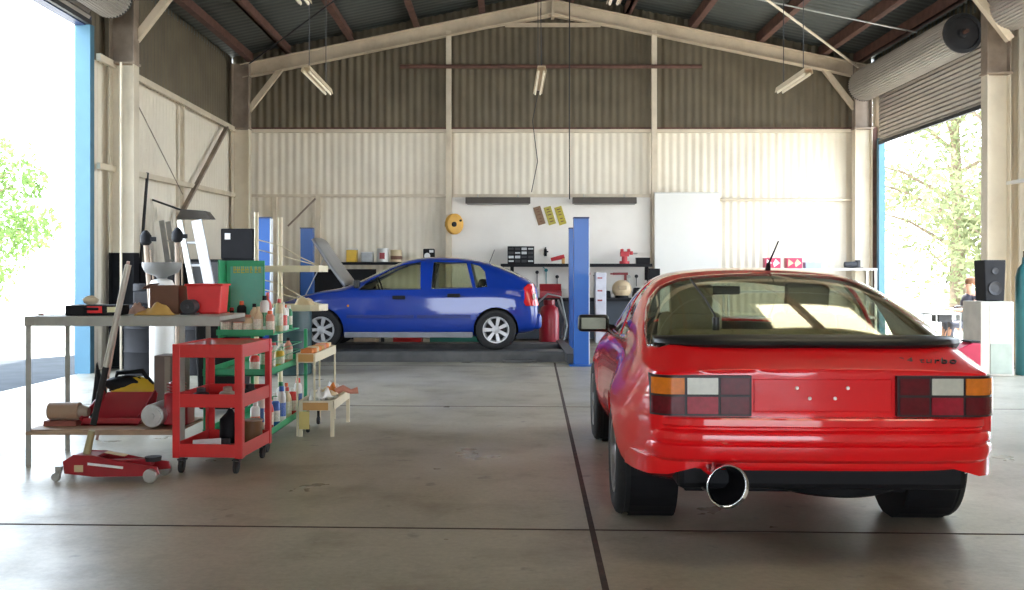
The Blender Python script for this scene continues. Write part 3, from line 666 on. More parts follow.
# cabin
MB().box((0, 1.9, .36), (1.30, 2.3, .04)).box((0, .72, .62), (1.25, .62, .5)).build('load_floor', M('tan load cover', (.40, .34, .20), .75), red, bevel=.02)
seat(red, -.35, 2.05, .30, TANI); seat(red, .35, 2.05, .30, TANI)
MB().box((0, 1.38, .62), (1.12, .40, .14)).box((0, 1.14, .80), (1.14, .11, .36), (math.radians(18), 0, 0)).build('rear_seat', TANI, red, bevel=.04, seg=3, smooth=60)
MB().box((0, 2.95, .72), (1.36, .34, .22)).build('dashboard', DKI, red, bevel=.05, seg=3, smooth=60)
mb = MB(); pts = [(-.35+.18*math.cos(2*PI*i/28), 2.70+.05*math.sin(2*PI*i/28), .83+.17*math.sin(2*PI*i/28)) for i in range(28)]
mb.tube(pts, .014, closed=True).bar((-.52, 2.7, .83), (-.18, 2.7, .83), .03, .02).cyl((-.35, 2.7, .83), (-.35, 2.9, .76), .03).build('steering_wheel', DKI, red, smooth=60)
MB().box((0, 2.52, 1.17), (.22, .03, .06)).build('rear_view_mirror', TRIMB, red, bevel=.01)

# ------------------------------------------------------------------ blue hatchback on the lift
BLUEC = M('blue car paint', (.003, .032, .27), .35, .0, .05, 2, coat=1.0, spec=.2)
BGREY = M('grey plastic sill', (.20, .20, .22), .5); HOODM = M('bonnet reflection grey', (.34, .35, .37), .35, .4, .06, 4)  # bonnet grey paints in the bright reflection on what is blue paint
LZ = .155   # top of the runways
blue = thing('hatchback_car', 'blue four-door hatchback standing on the car lift with its bonnet raised', 'car', (.52, 15.79, LZ), PI/2)
def bs(y, zb, sill, w, belt, xt, zt, wt=None):
    """one blue-car station: sill height, half width, belt height, roof edge (xt, zt)"""
    wt = wt or w; return (y, [(0, zb), (.60, zb), (w-.05, sill), (w, sill+.16), (w, .62), (w-.015, belt-.10), (w-.045, belt), (xt, zt-.045), (xt*.55, zt-.008), (0, zt)])
st = [
 (.03, [(0, .32), (.45, .32), (.62, .34), (.68, .42), (.68, .55), (.66, .66), (.63, .76), (.58, .88), (.35, .90), (0, .90)]),
 (.07, [(0, .26), (.52, .26), (.72, .29), (.78, .42), (.78, .58), (.75, .72), (.72, .84), (.64, .96), (.38, .985), (0, .99)]),
 (.24, [(0, .22), (.55, .22), (.79, .26), (.835, .42), (.84, .60), (.825, .76), (.79, .90), (.66, 1.055), (.38, 1.095), (0, 1.10)]),
 bs(.52, .20, .24, .855, .93, .63, 1.235), bs(.84, .18, .22, .860, .93, .61, 1.345), bs(1.20, .18, .21, .858, .925, .60, 1.395), bs(1.65, .18, .20, .856, .92, .60, 1.415),
 bs(2.05, .18, .20, .856, .915, .61, 1.375), bs(2.45, .18, .20, .856, .91, .66, 1.195), bs(2.92, .18, .21, .858, .895, .71, .955),
 (3.28, [(0, .18), (.60, .18), (.81, .24), (.855, .40), (.855, .60), (.835, .75), (.79, .85), (.68, .885), (.40, .91), (0, .915)]),
 (3.65, [(0, .20), (.58, .20), (.79, .26), (.84, .40), (.84, .58), (.80, .70), (.74, .78), (.62, .80), (.36, .82), (0, .825)]),
 (3.98, [(0, .22), (.55, .22), (.70, .26), (.76, .38), (.75, .52), (.70, .62), (.64, .68), (.52, .70), (.30, .715), (0, .72)]),
 (4.09, [(0, .30), (.45, .30), (.58, .34), (.63, .42), (.62, .50), (.58, .56), (.52, .60), (.42, .62), (.24, .63), (0, .63)]),
]
bm = loft(st, crease_rows=(5, 6), crease_st={0: .3}, crease=.45)
for cy in (.67, 3.285):
    fs = cut(bm, circ_x(cy, .30, .335, .05), 'side', lambda f: abs(f.calc_center_median().x) > .62 and (abs(f.normal.x) > .12 or f.normal.z < -.2))
    bmesh.ops.delete(bm, geom=fs, context='FACES')
for s in (-1, 1):
    ok = lambda f: f.normal.x*s > .4 and f.calc_center_median().z > .83
    for poly in ([(1.80, .905), (2.74, .895), (2.64, 1.00), (2.30, 1.20), (2.08, 1.285), (1.82, 1.325)], [(1.02, .925), (1.64, .91), (1.62, 1.325), (1.12, 1.315)], [(.80, .945), (.97, .93), (1.06, 1.305), (.92, 1.27), (.84, 1.18)]):
        lift(bm, cut(bm, poly, 'side', ok), 'side_window', CG, blue, grow=-.004)
lift(bm, cut(bm, [(-.66, 2.86), (0, 2.91), (.66, 2.86), (.53, 2.13), (0, 2.09), (-.53, 2.13)], 'top', lambda f: f.normal.z > .25 and f.normal.y > .1 and f.calc_center_median().z > .93), 'windscreen', CG, blue, grow=.002)
lift(bm, cut(bm, [(-.56, .30), (.56, .30), (.50, .74), (-.50, .74)], 'top', lambda f: f.normal.z > .2 and f.calc_center_median().z > 1.0), 'rear_window', CG, blue, grow=.002)
bmesh.ops.delete(bm, geom=cut(bm, [(-.60, 3.02), (.60, 3.02), (.60, 3.75), (-.60, 3.75)], 'top', lambda f: f.normal.z > .4), context='FACES')
b_ = finish(bm, 'body', BLUEC, blue, solid=.015, lining=M('grey headlining', (.42, .42, .40), .8))
MB().box((0, 3.4, .55), (1.15, .66, .3)).box((-.2, 3.35, .74), (.5, .3, .1)).cyl((.3, 3.25, .7), (.3, 3.25, .8), .1).build('engine', BLACKP, blue, bevel=.02)
# raised bonnet
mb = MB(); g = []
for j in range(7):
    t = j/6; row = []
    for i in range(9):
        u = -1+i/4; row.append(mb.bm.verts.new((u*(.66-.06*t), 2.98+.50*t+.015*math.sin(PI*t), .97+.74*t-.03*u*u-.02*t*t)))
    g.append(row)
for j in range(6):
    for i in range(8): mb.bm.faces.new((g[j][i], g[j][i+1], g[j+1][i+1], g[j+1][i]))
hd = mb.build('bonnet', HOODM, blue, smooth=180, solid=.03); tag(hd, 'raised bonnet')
MB().cyl((-.55, 3.6, .76), (-.45, 3.30, 1.40), .008).build('bonnet_stay', STEEL, hd)
ALLOY = M('silver alloy rim', (.55, .55, .56), .35, .4, .04, 9)
for (x, y) in ((-.765, .67), (.765, .67), (-.765, 3.285), (.765, 3.285)):
    s = -1 if x < 0 else 1; t = wheel(blue, (x, y, .300), s, .300, .185, .195, ALLOY, 7)
    MB().lathe([(.328, -.02), (.328, -.26), (.02, -.26)], (x+s*.05, y, .32), (s, 0, 0), 32, cap=False).build('wheel_arch_liner', BLACKP, blue)
MB().box((0, 2.0, .25), (1.1, 3.3, .12)).cyl((-.6, .67, .3), (.6, .67, .3), .03).cyl((-.6, 3.285, .3), (.6, 3.285, .3), .03).build('underbody', BLACKP, blue, bevel=.01)
for s in (-1, 1):
    MB().box((s*.832, 1.98, .225), (.03, 1.92, .085)).build('sill', BGREY, blue, bevel=.01)
    MB().box((s*.862, 1.45, .50), (.018, .80, .045)).box((s*.862, 2.40, .50), (.018, 1.0, .045)).build('side_moulding', M('blue moulding', (.004, .018, .16), .4), blue, bevel=.006)
    MB().box((s*.868, 1.30, .815), (.03, .19, .055)).build('door_handle', BLACKP, blue, bevel=.01)
    MB().box((s*.868, 2.12, .785), (.03, .19, .055)).build('door_handle', BLACKP, blue, bevel=.01)
    mb = MB().box((s*.93, 2.74, .985), (.16, .08, .12)).bar((s*.84, 2.78, .94), (s*.9, 2.75, .96), .04, .05); mb.build('door_mirror', TRIMB, blue, bevel=.025, seg=3, smooth=60)
    MB().cyl((s*.858, 2.88, .66), (s*.868, 2.88, .66), .018, .016, 14).build('side_repeater', AMB, blue, smooth=40)
    # tall tail lamp on the corner
    secs = []
    for z, w0 in ((.66, .09), (.72, .13), (.84, .15), (.93, .12), (.985, .04)):
        k = 1-(z-.66)*.30
        secs.append([Vector((s*(.845*k-.012), .16+w0*.75, z)), Vector((s*(.85*k), .16, z)), Vector((s*(.80*k), .055+(z-.66)*.18, z)), Vector((s*(.66*k), .018+(z-.66)*.22, z)), Vector((s*(.62*k), .12, z)), Vector((s*.70*k, .22, z))])
    l_ = ring_loft(secs, 'tail_lamp', M('bright red lens', (.55, .015, .02), .15, 0, .1, 30, coat=1), blue, smooth=50)
    MB().ball((s*.815, .095, .80), .05, (.5, .5, 1)).build('lens', WHL, l_, smooth=180)
    MB().box((s*.60, 4.02, .60), (.26, .12, .14)).build('headlamp', WHL, blue, bevel=.03, seg=3, smooth=60)
mb = MB(); mb.cyl((0, .78, 1.32), (.02, .70, 1.52), .006, .004).build('aerial', BLACKP, blue)
MB().box((0, .05, .42), (1.46, .14, .24)).build('bumper', BLUEC, blue, bevel=.06, seg=4, smooth=60)
seat(blue, -.35, 2.0, .40, DKI); seat(blue, .35, 2.0, .40, DKI)
MB().box((0, 1.2, .55), (1.2, .45, .16)).box((0, .93, .80), (1.22, .12, .52), (math.radians(14), 0, 0)).build('rear_seat', DKI, blue, bevel=.04, seg=3, smooth=60)
MB().box((0, 2.72, .78), (1.34, .34, .22)).build('dashboard', DKI, blue, bevel=.05, seg=3, smooth=60)
mb = MB(); mb.tube([(-.35+.18*math.cos(2*PI*i/24), 2.46+.05*math.sin(2*PI*i/24), .93+.17*math.sin(2*PI*i/24)) for i in range(24)], .014, closed=True).build('steering_wheel', DKI, blue, smooth=60)
MB().box((0, 2.0, .33), (1.4, 2.6, .04)).build('cabin_floor', DKI, blue)

# ------------------------------------------------------------------ four-post lift
lf = thing('car_lift', 'blue four-post car lift with dark runways under the blue hatchback', 'car lift', (-1.2, 15.7, 0))
RUNW = M('dark runway steel', (.085, .085, .085), .55, .3, .2, 5, dirt=(.2, .18, .15), dirt_amt=.3)
for y in (-.78, .78):
    MB().box((0, y, .105), (4.1, .52, .10)).build('runway', RUNW, lf, bevel=.01)
    MB().box((0, y-.25*(1 if y < 0 else -1), .06), (4.2, .03, .12)).build('runway_rail', RUNW, lf, bevel=.006)
for x in (-2.1, 2.14):
    MB().box((x+(.0), 0, .09), (.16, 3.0, .13)).build('crossbeam', RUNW, lf, bevel=.01)
PW = M('pale post edge', (.80, .84, .88), .4)
for x0_ in (-2.23, 2.26):
    for y in (-1.62, 1.50):
        x = x0_+(.13 if x0_ > 0 and y > 0 else 0)
        s = 1 if x > 0 else -1
        mb = MB().box((x, y, 1.045), (.21, .018, 2.09)).box((x-.096, y+.08, 1.045), (.018, .16, 2.09)).box((x+.096, y+.08, 1.045), (.018, .16, 2.09)).box((x, y+.02, .008), (.34, .34, .016))
        p = mb.build('post', LIFTB, lf, bevel=.004)
        MB().box((x, y+.05, 2.08), (.22, .17, .02)).build('post_cap', LIFTD, p)
        if x > 0 and y < 0: MB().bar((x+.112, y+.07, .02), (x+.112, y+.07, 2.07), .012, .15, (0, 1, 0)).build('post_edge', PW, p)
        if x < 0 and y < 0: MB().bar((x+.112, y+.07, .02), (x+.112, y+.07, 2.07), .012, .15, (0, 1, 0)).build('post_edge', PW, p)
MB().box((1.4, -1.0, .02), (.5, .3, .03)).build('stop_plate', RUNW, lf)

# ------------------------------------------------------------------ steel bench at left and what lies on it
be = thing('workbench', 'grey steel-framed workbench with a timber lower shelf, left foreground', 'workbench', (-2.55, 6.965, 0))
MB().box((0, 0, .985), (1.30, .65, .03)).box((0, -.32, .965), (1.30, .012, .06)).box((0, .32, .965), (1.30, .012, .06)).build('bench_top', GREYB, be, bevel=.004)
for x, y in ((-.63, -.305), (-.63, .29), (.39, -.29), (.39, .29)):
    MB().box((x, y, .48), (.034, .006, .96)).box((x-.015, y+.015, .48), (.006, .034, .96)).build('leg', GREYB, be)
MB().box((-.135, -.305, .222), (1.02, .03, .022)).box((-.135, 0, .237), (1.02, .61, .016)).build('lower_shelf', WOODM, be, bevel=.003)
def on(name, label, cat, mb, mat, loc, group=None, rz=0, **k):
    o = mb.build(name, mat, None, **k); o.location = loc; o.rotation_euler = (0, 0, rz); return tag(o, label, cat, group)
BZ = 1.001; SZ = .2455
t = thing('tool_case', 'black plastic tool case with a red lid panel on the bench top', 'tool case', (-2.80, 6.86, BZ), .03)
MB().box((0, 0, .035), (.36, .22, .07)).box((0, -.115, .045), (.1, .02, .02)).build('case_shell', BLACKP, t, bevel=.012, seg=3)
MB().box((.02, -.112, .04), (.10, .006, .045)).build('red_panel', REDB, t); MB().box((.135, -.112, .04), (.06, .006, .035)).build('cream_sticker', M('cream label', (.7, .66, .4), .6), t)
on('rag', 'crumpled cream rag on top of the black tool case', 'rag', MB().ball((0, 0, .028), .05, (1.1, .8, .6), 14, .18), M('cream rag', (.66, .55, .38), .9), (-2.86, 6.88, BZ+.072), smooth=60)
t = thing('spanner', 'chrome spanner lying at the left end of the bench top', 'spanner', (-3.06, 6.78, BZ), .25)
MB().box((0, 0, .008), (.15, .018, .008)).cyl((-.085, 0, .002), (-.085, 0, .016), .022, seg=6).cyl((.085, 0, .002), (.085, 0, .016), .018, seg=16).build('shaft', CHROME, t, bevel=.002)
def cloth(name, label, cat, mat, loc, sx, sy, h, seed, rz=0):
    rr = random.Random(seed); mb = MB(); n = 12; g = []; ph = [rr.uniform(0, 6) for _ in range(6)]
    for j in range(n+1):
        row = []
        for i in range(n+1):
            u = i/n*2-1; v = j/n*2-1; e = max(0, 1-max(abs(u), abs(v))**3); z = h*e*(.45+.28*math.sin(3.1*u+ph[0]+v)+.25*math.sin(4.3*v+ph[1]-2*u)+.12*math.sin(9*u+ph[2]))
            row.append(mb.bm.verts.new((sx*(u+.09*math.sin(5*v+ph[3])), sy*(v+.09*math.sin(4*u+ph[4])), max(.002, z)+.003)))
        g.append(row)
    for j in range(n):
        for i in range(n): mb.bm.faces.new((g[j][i], g[j][i+1], g[j+1][i+1], g[j+1][i]))
    return on(name, label, cat, mb, mat, loc, rz=rz, smooth=180, solid=.004)
OCH = M('ochre leather', (.50, .30, .08), .7)
cloth('glove', 'ochre leather glove laid flat on the bench top before the brown box', 'glove', OCH, (-2.38, 6.82, BZ), .12, .09, .09, 3, .1)
cloth('glove', 'pale pinkish work rag heaped at the middle of the bench top', 'rag', M('pinkish rag', (.42, .26, .20), .9), (-2.56, 7.02, BZ), .08, .08, .11, 5)
t = thing('cardboard_box', 'dark brown open box on the bench top', 'box', (-2.41, 7.15, BZ))
mb = MB()
for c, d in (((0, 0, .005), (.20, .2, .01)), ((0, -.098, .1), (.2, .008, .2)), ((0, .098, .1), (.2, .008, .2)), ((-.098, 0, .1), (.008, .2, .2)), ((.098, 0, .1), (.008, .2, .2))): mb.box(c, d)
mb.build('box_body', BROWNB, t); MB().box((-.13, 0, .195), (.07, .18, .006), (0, -.5, 0)).build('flap', BROWNB, t)
t = thing('parts_bin', 'bright red plastic bin on the bench top right of the brown box', 'bin', (-2.13, 7.15, BZ))
MB().prism([(-.11, 0), (.11, 0), (.125, .205), (-.125, .205)], -.1, .1).build('bin_body', REDB, t, bevel=.01); MB().box((0, 0, .205), (.27, .22, .014)).build('rim', REDB, t, bevel=.004)
t = thing('electric_motor', 'small dark motor on the bench top in front of the red bin', 'motor', (-2.19, 6.93, BZ))
MB().cyl((0, -.06, .055), (0, .06, .055), .05, seg=20).cyl((0, -.09, .055), (0, -.06, .055), .015).build('housing', DGREY, t, smooth=40, bevel=.004); MB().box((0, 0, .006), (.1, .1, .012)).build('foot', DGREY, t)
t = thing('electric_motor', 'tan cylindrical motor lying on the left end of the lower shelf', 'motor', (-3.02, 6.88, SZ))
MB().cyl((-.12, 0, .095), (.09, 0, .095), .06, seg=24).build('housing', M('tan enamel', (.38, .25, .16), .5, dirt=(.1, .06, .04)), t, smooth=40, bevel=.006)
MB().cyl((.09, 0, .095), (.15, 0, .09), .045, .03, 20).build('end_cap', RAWST, t, smooth=40); MB().box((-.02, 0, .017), (.22, .14, .034)).build('mount', M('red brown block', (.22, .06, .04), .7), t)
t = thing('steel_tray', 'dark red sloping steel hopper tray in the middle of the lower shelf', 'tray', (-2.69, 6.96, SZ))
mb = MB(); mb.prism([(-.22, 0), (.16, 0), (.20, .01), (.235, .20), (.20, .205), (-.12, .205), (-.22, .05)], .09, .10)
mb.prism([(-.22, 0), (.16, 0), (.20, .05), (-.20, .05)], -.12, -.11); mb.box((-.02, -.01, .008), (.38, .22, .012)); mb.bar((-.22, -.11, .03), (-.14, .1, .2), .01, .05); mb.bar((.17, -.11, .03), (.22, .1, .2), .01, .05)
mb.build('tray_body', DRED, t)
t = thing('air_compressor', 'small red compressor with a silver canister end on the lower shelf', 'compressor', (-2.30, 6.86, SZ))
MB().cyl((-.07, -.16, .085), (-.07, .12, .085), .078, seg=28).build('canister', STEEL, t, smooth=40, bevel=.006)
MB().cyl((-.07, -.172, .085), (-.07, -.158, .085), .06, seg=24).cyl((-.07, -.18, .085), (-.07, -.17, .085), .02).build('end_cap', STEEL, t, smooth=40)
mb = MB().box((.06, 0, .12), (.16, .18, .22)); mb.cyl((.04, 0, .22), (.04, 0, .30), .05, seg=18); mb.build('pump_body', DRED, t, bevel=.015, smooth=50)
for z in (.24, .262, .284): MB().cyl((.04, 0, z), (.04, 0, z+.006), .066, seg=18).build('cooling_fin', DRED, t, smooth=40)
t = thing('carry_bag', 'yellow and black cloth bag slumped on the lower shelf behind the red tray', 'bag', (-2.66, 7.17, SZ), .2)
MB().ball((0, 0, .15), .15, (1.15, .55, 1.0), 18, .07).build('bag_body', YELL, t, smooth=180); MB().ball((-.06, .0, .25), .10, (1.5, .6, .6), 16, .1).tube([(-.16, 0, .2), (-.12, 0, .33), (.05, 0, .34), (.12, 0, .24)], .018).build('bag_top', BLACKP, t, smooth=180)
cloth('dark_cloth', 'black cloth bundle at the back of the lower shelf beside the yellow bag', 'cloth', BLACKP, (-2.90, 7.18, SZ), .07, .06, .46, 12)
t = thing('cardboard_box', 'grey brown carton standing at the back of the lower shelf', 'box', (-2.39, 7.16, SZ))
MB().box((0, 0, .23), (.19, .2, .46)).build('box_body', M('grey brown carton', (.16, .12, .10), .85), t, bevel=.004); MB().box((0, -.102, .3), (.04, .003, .3)).build('tape', M('tape', (.25, .2, .15), .4), t)
on('steel_bar', 'thin pinkish bar leaning behind the bench beside the jack handle', 'bar', MB().cyl((-3.17, 7.75, .0), (-2.90, 7.68, 1.38), .012), M('pinkish bar', (.50, .32, .28), .4, .3), (0, 0, 0), smooth=40)

# ------------------------------------------------------------------ trolley jack
jk = thing('trolley_jack', 'dark red trolley jack on the floor before the bench, long handle raised', 'jack', (-2.45, 6.27, 0), -.04); jk.scale = (.93, .93, .93)
for y in (-.10, .10):
    MB().prism([(-.30, .05), (-.31, .13), (-.24, .175), (-.10, .17), (.20, .115), (.33, .10), (.345, .05), (.20, .035), (-.1, .03)], y-.006, y+.006).build('side_plate', DRED, jk, bevel=.003)
MB().box((-.17, 0, .155), (.16, .19, .02)).box((.0, 0, .06), (.5, .19, .012)).build('cover_plate', DRED, jk)
MB().bar((-.1, 0, .10), (.26, 0, .115), .06, .05).build('lift_arm', DRED, jk, bevel=.008)
MB().cyl((.26, 0, .12), (.26, 0, .15), .05, .055, 20).build('saddle', DGREY, jk, smooth=40)
MB().box((-.02, -.108, .105), (.24, .003, .016), (0, .10, 0)).build('white_stripe', WHITEP, jk); MB().box((-.2, -.108, .085), (.06, .003, .045)).build('label_plate', M('tan label', (.6, .45, .25), .6), jk)
MB().box((.02, -.03, .172), (.14, .06, .004), (0, .16, 0)).build('label_plate', M('tan label', (.6, .45, .25), .6), jk)
for y in (-.125, .125):
    MB().lathe([(.042, -.018), (.045, -.014), (.045, .014), (.042, .018), (.015, .02)], (.29, y, .045), (0, 1, 0), 24).build('front_wheel', STEEL, jk, smooth=40)
    MB().box((-.33, y*.9, .085), (.04, .03, .03)).bar((-.33, y*.9, .07), (-.345, y*.9, .03), .02, .035).build('castor_fork', STEEL, jk)
    MB().lathe([(.028, -.012), (.030, 0), (.028, .012)], (-.35, y*.9, .030), (0, 1, 0), 20).build('castor_wheel', STEEL, jk, smooth=40)
a = Vector((-.20, 0, .14)); b = Vector((.09, 0, 1.44)); d = b-a
MB().cyl(a, a+d*.14, .026, .022).build('handle_socket', M('yellowed socket', (.34, .30, .16), .5, .2), jk, smooth=40)
MB().cyl(a+d*.17, a+d*.47, .021).build('handle_sleeve', RUBBER, jk, smooth=40)
MB().cyl(a+d*.46, b, .019, .021).build('handle', M('worn handle steel', (.45, .42, .36), .4, .5), jk, smooth=40)

# ------------------------------------------------------------------ red three-tier trolley
rt = thing('tool_trolley', 'red three-tier steel trolley with open sides in front of the bench end', 'trolley', (-1.893, 6.72, 0), math.radians(-4))
W, D = .45, .62
for z, n_ in ((.105, 'bottom'), (.425, 'middle'), (.745, 'top')):
    mb = MB(); hh = .085; mb.box((0, 0, z+(.075 if n_ == 'top' else .008)), (W, D, .006))
    for s in (-1, 1): mb.box((s*(W/2-.003), 0, z+hh/2), (.006, D, hh)).box((0, s*(D/2-.003), z+hh/2), (W, .006, hh))
    mb.build('tray', REDP, rt, bevel=.002)
for x in (-1, 1):
    for y in (-1, 1):
        MB().box((x*(W/2-.022), y*(D/2+.002), .465), (.046, .006, .73)).box((x*(W/2+.002), y*(D/2-.022), .465), (.006, .046, .73)).build('leg', REDP, rt, bevel=.002)
        MB().box((x*.18, y*.27, .085), (.05, .05, .01)).bar((x*.18-.018, y*.27, .085), (x*.18-.018, y*.27-.015, .035), .004, .03).bar((x*.18+.018, y*.27, .085), (x*.18+.018, y*.27-.015, .035), .004, .03).build('castor_fork', DGREY, rt)
        MB().lathe([(.034, -.012), (.038, -.008), (.038, .008), (.034, .012)], (x*.18, y*.27-.015, .038), (1, 0, 0), 20).build('castor_wheel', RUBBER, rt, smooth=40)
# things inside the trolley
tz = lambda z: z
rnd = random.Random(4)
def rt_pt(x, y, z): return rt.matrix_basis @ Vector((x, y, z))
def place_basis(): bpy.context.view_layer.update()
place_basis()
for i, (x, y, c, lab) in enumerate(((-.12, -.1, DGREY, 'dark gear casing at the left of the red trolley middle tray'), (.03, -.02, RAWST, 'rusty gear casing in the centre of the red trolley middle tray'), (.13, .14, DGREY, 'dark gear casing at the back right of the red trolley middle tray'))):
    t = thing('gear_casing', lab, 'machine part', rt_pt(x, y, .441), rnd.uniform(0, 3))
    MB().lathe([(.06, 0), (.065, .01), (.05, .05), (.03, .06), (.03, .085), (.012, .09)], (0, 0, 0), (0, 0, 1), 22).build('casing', c, t, smooth=40); MB().box((.06, 0, .02), (.05, .03, .03)).build('lug', c, t, bevel=.004)
t = thing('oil_can', 'black oil can on the bottom tray of the red trolley', 'can', rt_pt(-.03, .20, .121)); MB().lathe([(.07, 0), (.072, .01), (.07, .16), (.03, .20), (.012, .23)], seg=24).build('can_body', BLACKP, t, smooth=50); MB().tube([(0, 0, .22), (.03, 0, .27), (.09, 0, .29)], .006).build('spout', STEEL, t)
t = thing('oil_can', 'brown tin on the bottom tray of the red trolley, behind right', 'can', rt_pt(.13, .20, .121)); MB().cyl((0, 0, 0), (0, 0, .15), .065, seg=24).build('can_body', M('brown tin', (.16, .08, .03), .5), t, smooth=40); MB().cyl((0, 0, .15), (0, 0, .158), .067, seg=24).build('lid', RAWST, t, smooth=40)
t = thing('angle_grinder', 'white handled grinder lying on the bottom tray of the red trolley', 'grinder', rt_pt(-.05, -.1, .121), .3)
MB().cyl((-.12, 0, .04), (.06, 0, .04), .028, .032, 16).build('body', WHITEP, t, smooth=40); MB().cyl((.09, 0, .015), (.09, 0, .065), .03, seg=16).cyl((.09, 0, .006), (.09, 0, .012), .055, seg=20).build('disc_guard', DGREY, t, smooth=40)

t = thing('wheeled_bin', 'black wheeled bin on the floor seen through the red trolley', 'bin', (-2.62, 9.3, 0))
MB().box((0, 0, .45), (.36, .40, .80), taper=1.15).build('bin_body', BLACKP, t, bevel=.02); MB().box((0, 0, .87), (.45, .48, .05)).build('lid', BLACKP, t, bevel=.015)
for x in (-.15, .15): MB().lathe([(.09, -.02), (.10, 0), (.09, .02)], (x, .14, .10), (1, 0, 0), 20).build('wheel', RUBBER, t)
# ------------------------------------------------------------------ green cart with panel, bottles
gc = thing('tool_cart', 'green steel cart with a tall green back panel behind the red trolley', 'cart', (-1.92, 7.80, 0))
for z in (.13, .56):
    MB().box((0, 0, z), (.48, 1.36, .008)).box((-.237, 0, z+.02), (.006, 1.36, .05)).box((.237, 0, z+.02), (.006, 1.36, .05)).box((0, -.677, z+.02), (.48, .006, .05)).box((0, .677, z+.02), (.48, .006, .05)).build('tray', GREENP, gc)
for x in (-1, 1):
    for y in (-1, 1):
        MB().box((x*.225, y*.66, .46), (.025, .025, .72)).build('leg', GREENP, gc)
        MB().bar((x*.2, y*.6, .125), (x*.2, y*.6-.02, .06), .04, .05).build('castor_fork', DGREY, gc); MB().lathe([(.05, -.014), (.055, -.008), (.055, .008), (.05, .014)], (x*.2, y*.6-.02, .056), (1, 0, 0), 22).build('castor_wheel', RUBBER, gc, smooth=40)
pn = MB().box((-.065, -.17, 1.095), (.29, .012, .58)).box((-.215, -.27, 1.095), (.012, .20, .58)).build('back_panel', GREENP, gc, bevel=.003)
MB().box((-.0, -.30, .835), (.42, .30, .008)).box((-.0, -.448, .853), (.42, .008, .04)).box((-.0, .17, .835), (.42, .60, .008)).build('bottle_shelf', GREENP, gc)
MB().box((-.055, -.177, 1.09), (.25, .003, .5)).build('panel_face', M('faded blue green face', (.10, .40, .30), .45, 0, .12, 5, dirt=(.3, .36, .2)), pn)
YL = M('faded yellow sign paint', (.55, .55, .08), .6)
mb = MB(); rr = random.Random(2)
for i, (x, w_, h_) in enumerate(((-.150, .022, .05), (-.122, .026, .046), (-.090, .024, .052), (-.058, .028, .044), (-.026, .018, .05), (.012, .02, .048), (.04, .02, .044))):
    mb.box((x+.004, -.1795, 1.315), (w_, .002, .012)).box((x-w_*.35+.004, -.1795, 1.315), (.006, .002, h_)).box((x+.004, -.1795, 1.315-h_*.4), (w_, .002, .009)).box((x+w_*.35, -.1795, 1.325), (.006, .002, h_*.6))
sg = mb.build('worn_lettering', YL, pn)
mb = MB()
for i in range(3): mb.tube([(-.20+.0, .5, .60+.06*i), (.225, .5, .60+.06*i), (.235, -.6, .60+.06*i)], .003)
mb.build('wire_rail', GREENP, gc)
BC = {'black': BLACKP, 'white': M('white bottle', (.75, .74, .70), .4), 'orange': M('orange cap', (.80, .13, .02), .4), 'red': M('red bottle', (.6, .03, .02), .35), 'cream': M('cream bottle', (.66, .52, .32), .45), 'pink': M('salmon bottle', (.62, .26, .18), .45),
      'yellow': YELL, 'blue': M('blue bottle', (.03, .12, .45), .35), 'green': M('green bottle', (.03, .25, .10), .35), 'grey': M('grey can', (.35, .36, .36), .35, .5)}
LABP = M('paper label', (.72, .68, .58), .7, 0, .2, 60)
def bottle(loc, h, r, bc, cc, label, style=0, group=None, cat='bottle'):
    t = thing('spray_can' if style == 1 else 'bottle', label, 'spray can' if style == 1 else cat, loc, rnd.uniform(-.5, .5), group)
    if style == 1: prof = [(r*.95, 0), (r, .006), (r, h*.80), (r*.75, h*.86), (r*.45, h*.88)]; c0, c1, cr = h*.87, h, r*.5
    elif style == 2: prof = [(r*.95, 0), (r, .008), (r, h*.62), (r*.8, h*.74), (r*.35, h*.84), (r*.33, h*.9)]; c0, c1, cr = h*.88, h, r*.42
    else: prof = [(r*.9, 0), (r, .01), (r, h*.7), (r*.9, h*.8), (r*.5, h*.86), (r*.5, h*.88)]; c0, c1, cr = h*.86, h, r*.6
    MB().lathe(prof, seg=18).build('bottle_body', BC[bc], t, smooth=45); MB().cyl((0, 0, c0), (0, 0, c1), cr, cr*.9, 14).build('cap', BC[cc], t, smooth=40)
    MB().cyl((0, 0, h*.18), (0, 0, h*.55), r*1.012, seg=18, cap=False).build('paper_label', LABP if bc != 'white' else BC[rnd.choice(['red', 'blue', 'green', 'orange'])], t, smooth=40)
    return t
top = .8395
CN = {'black': 'black', 'white': 'white', 'orange': 'orange', 'red': 'red', 'cream': 'cream', 'pink': 'salmon', 'yellow': 'yellow', 'blue': 'blue', 'green': 'green', 'grey': 'grey'}
row = [(-2.08, 7.44, .16, .042, 'black', 'orange', 0), (-2.07, 7.55, .19, .04, 'black', 'red', 2), (-1.99, 7.42, .15, .036, 'pink', 'white', 0), (-1.99, 7.53, .24, .035, 'black', 'orange', 1), (-1.92, 7.44, .14, .036, 'cream', 'pink', 0), (-1.90, 7.55, .22, .036, 'cream', 'black', 2), (-1.84, 7.43, .20, .035, 'cream', 'cream', 2), (-1.82, 7.54, .28, .034, 'white', 'black', 1), (-1.755, 7.44, .17, .032, 'pink', 'orange', 0)]
for i, (x, y, h, r_, bc, cc, stl) in enumerate(row):
    bottle((x, y, top), h, r_, bc, cc, '%s container, %s cap, %s from left in %s row before the green panel' % (CN[bc], CN[cc], ['first', 'first', 'second', 'second', 'third', 'third', 'fourth', 'fourth', 'fifth'][i], 'back' if y > 7.5 else 'front'), stl)
